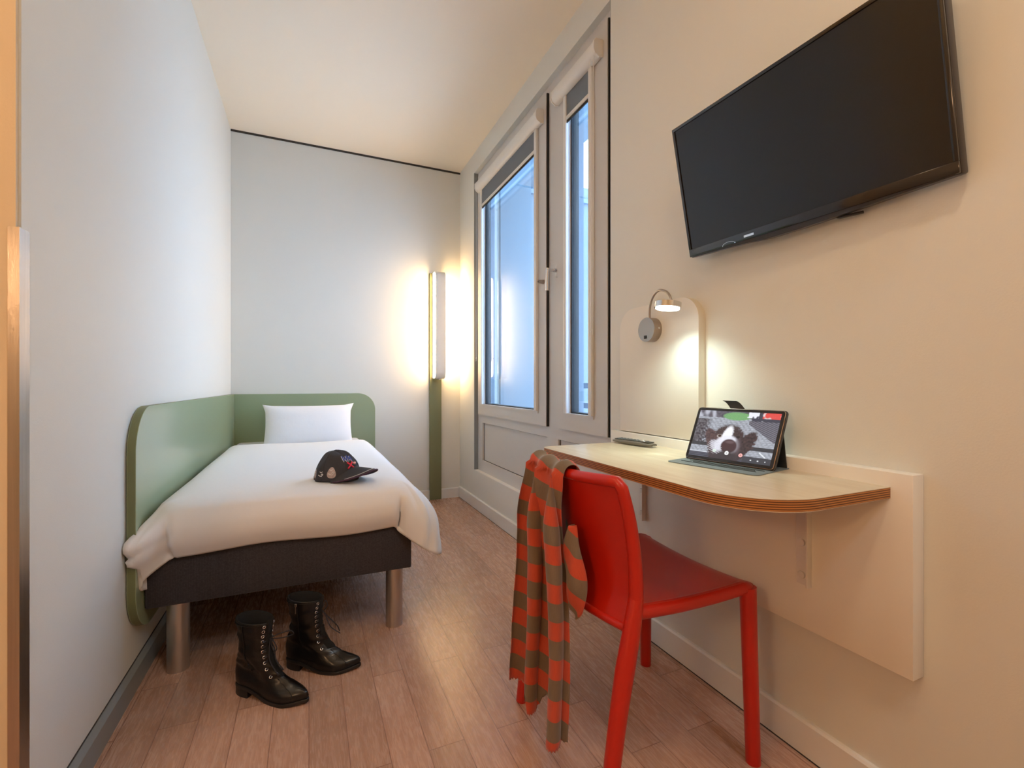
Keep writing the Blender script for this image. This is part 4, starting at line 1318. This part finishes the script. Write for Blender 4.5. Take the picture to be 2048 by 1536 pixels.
def tablet():
    bl = Vector((1.055, 1.078, DZ+.006)); br_ = Vector((1.104, .822, DZ+.006))
    d = (br_-bl).normalized(); W = .2605; H = .168
    th = math.radians(64); nbk = Vector((-d.y, d.x, 0))
    if nbk.x < 0: nbk = -nbk
    upv = nbk*math.cos(th)+Vector((0, 0, math.sin(th))); fn = upv.cross(d); 
    if fn.x > 0: fn = -fn       # towards the viewer
    t = thing('tablet', 'tablet showing a dog photo standing on the desk in a folding cover', 'tablet', tuple((bl+br_)/2))
    def W_(u, v, w): return bl+d*u+upv*v+fn*w
    def slab(name, pts, w0, w1, m, parent, bev=.0008):
        bm = bmesh.new(); A = [bm.verts.new(W_(p[0], p[1], w0)) for p in pts]; B = [bm.verts.new(W_(p[0], p[1], w1)) for p in pts]
        f0 = bm.faces.new(A); f1 = bm.faces.new(B[::-1]); n = len(pts)
        for i in range(n): bm.faces.new((A[i], A[(i+1) % n], B[(i+1) % n], B[i]))
        if bev: bmesh.ops.bevel(bm, geom=list(f0.edges)+list(f1.edges), offset=bev, segments=2, affect='EDGES', profile=.5)
        return from_bm(name, bm, m, parent, 35)
    body = slab('body', rr_pts(0, 0, W, H, (.009,)*4, 6), -.0060, .0, M['tabrim'], t)
    slab('front_glass', rr_pts(.0012, .0012, W-.0012, H-.0012, (.008,)*4, 6), -.0002, .0006, M['tabbody'], t, 0)
    # screen picture as per-vertex paint on a fine grid
    nx, ny = 300, 190
    mgx, mgy = .0095, .0095
    V = []; F = []
    for j in range(ny+1):
        for i in range(nx+1): V.append(W_(mgx+(W-2*mgx)*i/nx, mgy+(H-2*mgy)*j/ny, .0009))
    for j in range(ny):
        for i in range(nx):
            a = j*(nx+1)+i; F.append((a, a+1, a+nx+2, a+nx+1))
    me = bpy.data.meshes.new('screen'); me.from_pydata([tuple(v) for v in V], [], F)
    ca = me.color_attributes.new('picture', 'FLOAT_COLOR', 'POINT')
    buf = []
    for j in range(ny+1):
        for i in range(nx+1): buf += screen_color(i/nx, j/ny)+[1]
    ca.data.foreach_set('color', buf)
    m, nt, N, L, P = new_mat('lit_tablet_screen')
    at = N.new('ShaderNodeAttribute'); at.attribute_name = 'picture'
    L.new(at.outputs['Color'], P.inputs['Emission Color']); P.inputs['Emission Strength'].default_value = .75
    P.inputs['Base Color'].default_value = (.01, .01, .01, 1); P.inputs['Roughness'].default_value = .1
    lbl(link('screen', me, m, t), 'lit screen showing a close photo of a black and white dog')
    # cover: back, kick stand, base flap, closing tab
    cb = slab('back_cover', rr_pts(-.003, -.002, W+.003, H+.003, (.010,)*4, 6), -.0088, -.0058, M['cover'], t)
    for (u0, v0, v1) in ((W+.0002, .035, .055), (W+.0002, .075, .100), (W+.0002, .118, .140)):
        bm = bmesh.new(); p = [W_(u0+a_, b_, c_) for a_ in (0, .0008) for b_ in (v0, v1) for c_ in (-.0045, -.0018)]
        vs = [bm.verts.new(q) for q in p]
        for f in ((0, 1, 3, 2), (4, 6, 7, 5), (0, 4, 5, 1), (2, 3, 7, 6), (0, 2, 6, 4), (1, 5, 7, 3)): bm.faces.new([vs[i] for i in f])
        from_bm('side_button', bm, M['tabrim'], body)
    # stand leg: from mid back down to the desk behind
    bm = bmesh.new()
    pA = W_(-.001, .108, -.0095); pB = W_(W+.001, .108, -.0095)
    foot = Vector((0, 0, 0)); ft = nbk*.098
    fA = bl-d*.001+ft; fB = bl+d*(W+.001)+ft
    fA.z = fB.z = DZ+.0016; lim = XB-.004
    for q in (fA, fB): q.x = min(q.x, lim)
    th_ = nbk*.003
    vs = [bm.verts.new(q) for q in (pA, pB, fB, fA, pA-th_*1.0, pB-th_*1.0, fB-th_, fA-th_)]
    for f in ((0, 1, 2, 3), (7, 6, 5, 4), (0, 4, 5, 1), (1, 5, 6, 2), (2, 6, 7, 3), (3, 7, 4, 0)): bm.faces.new([vs[i] for i in f])
    from_bm('stand_flap', bm, M['cover'], t)
    # base flap lying on the desk
    fw = -nbk
    def D_(u, w, z): return Vector((bl.x, bl.y, DZ))+d*u+fw*w+Vector((0, 0, z))
    pts_ = rr_pts(-.004, -.100, W+.004, .088, (.006, .006, .018, .018), 6)
    bm = bmesh.new(); A = [bm.verts.new(D_(p[0], min(p[1], .088), .0003)) for p in pts_]; B = [bm.verts.new(D_(p[0], p[1], .0024)) for p in pts_]
    for Q in (A, B):
        for v in Q: v.co.x = min(v.co.x, XB-.002)
    bm.faces.new(A); bm.faces.new(B[::-1]); n = len(pts_)
    for i in range(n): bm.faces.new((A[i], A[(i+1) % n], B[(i+1) % n], B[i]))
    bf = from_bm('base_flap', bm, M['coverin'], t, 35)
    bm = bmesh.new()
    for (w, a_, b_) in ((.018, .03, W-.012), (.032, .05, W-.03), (.046, .02, W-.02)):
        bm_pts = [D_(a_, w, .0028), D_(b_, w, .0028)]
        add_tube(bm, bm_pts, .0014, 8)
    from_bm('grooves', bm, M['black_rubber'], bf)
    # magnetic tab sticking up and back over the top edge
    V = []; F = []; n = 10
    for s in (0, .0022):
        for i in range(n+1):
            q = i/n
            z_ = H+.002+.012*math.sin(q*1.2)
            wv = -.0062+.030*q*q*0+.010*q
            for u in (.100, .142): V.append(W_(u-.022*q, H+.002+.019*math.sin(q*1.5)+s*(1-q), -.006+.014*q+s*q))
    for i in range(n):
        a = 2*i; F.append((a, a+1, a+3, a+2)); b = 2*(n+1)+2*i; F.append((b, b+2, b+3, b+1))
        F.append((a, a+2, b+2, b)); F.append((a+1, b+1, b+3, a+3))
    F.append((0, 2*(n+1), 2*(n+1)+1, 1)); F.append((2*n, 2*n+1, 4*n+3, 4*n+2))
    mk('closing_tab', V, F, M['cover'], t, 40)
tablet()

# ------------------------------------------------------------------ ceiling lamps of the entrance (behind the camera), plus an added cool fill
def downlight(x, y, r, m, label, power_unused=0):
    t = thing('ceiling_lamp', label, 'lamp', (x, y, ZC))
    bm = bmesh.new(); add_tube(bm, [(x, y, ZC-.03), (x, y, ZC)], r, 40); from_bm('lamp_body', bm, M['blindwhite'], t, 40)
    bm = bmesh.new(); add_tube(bm, [(x, y, ZC-.036), (x, y, ZC-.0295)], r*.9, 40); from_bm('lamp_lens', bm, m, t, 40)
downlight(.30, .05, .14, M['warmlamp'], 'round warm ceiling lamp above the desk end of the room')
downlight(-.90, .75, .10, M['warmlamp'], 'round warm ceiling lamp in the entrance recess')
downlight(.95, -.75, .20, M['coolfill'], 'added round cool fill lamp on the ceiling behind the camera')

sc = thing('sconce', 'round warm wall lamp on the entrance side wall', 'lamp', (XE, -.15, 1.45))
cyl('backplate', (XE, -.15, 1.45), (XE+.02, -.15, 1.45), .07, M['nickel'], sc)
bm = bmesh.new(); bmesh.ops.create_uvsphere(bm, u_segments=32, v_segments=16, radius=.10)
for v in bm.verts: v.co += Vector((XE+.115, -.15, 1.45))
from_bm('globe', bm, M['globe'], sc, 'all')

# ------------------------------------------------------------------ world and view
w = bpy.data.worlds.new('sky'); S.world = w; w.use_nodes = True
N = w.node_tree.nodes; L = w.node_tree.links
bg = N['Background']; bg.inputs['Color'].default_value = (.62, .80, 1.0, 1); bg.inputs['Strength'].default_value = 5.3

cam = bpy.data.cameras.new('camera'); co = bpy.data.objects.new('camera', cam); COL.objects.link(co)
co.location = (0, 0, 1.0); co.rotation_euler = (PI/2, 0, -math.atan2(.4034, .9150))
cam.sensor_width = 36; cam.lens = 921/2048*36; cam.clip_start = .02
S.camera = co
S.view_settings.view_transform = 'Standard'; S.view_settings.look = 'None'
S.view_settings.gamma = 1; S.view_settings.use_curve_mapping = False
S.view_settings.exposure = .75
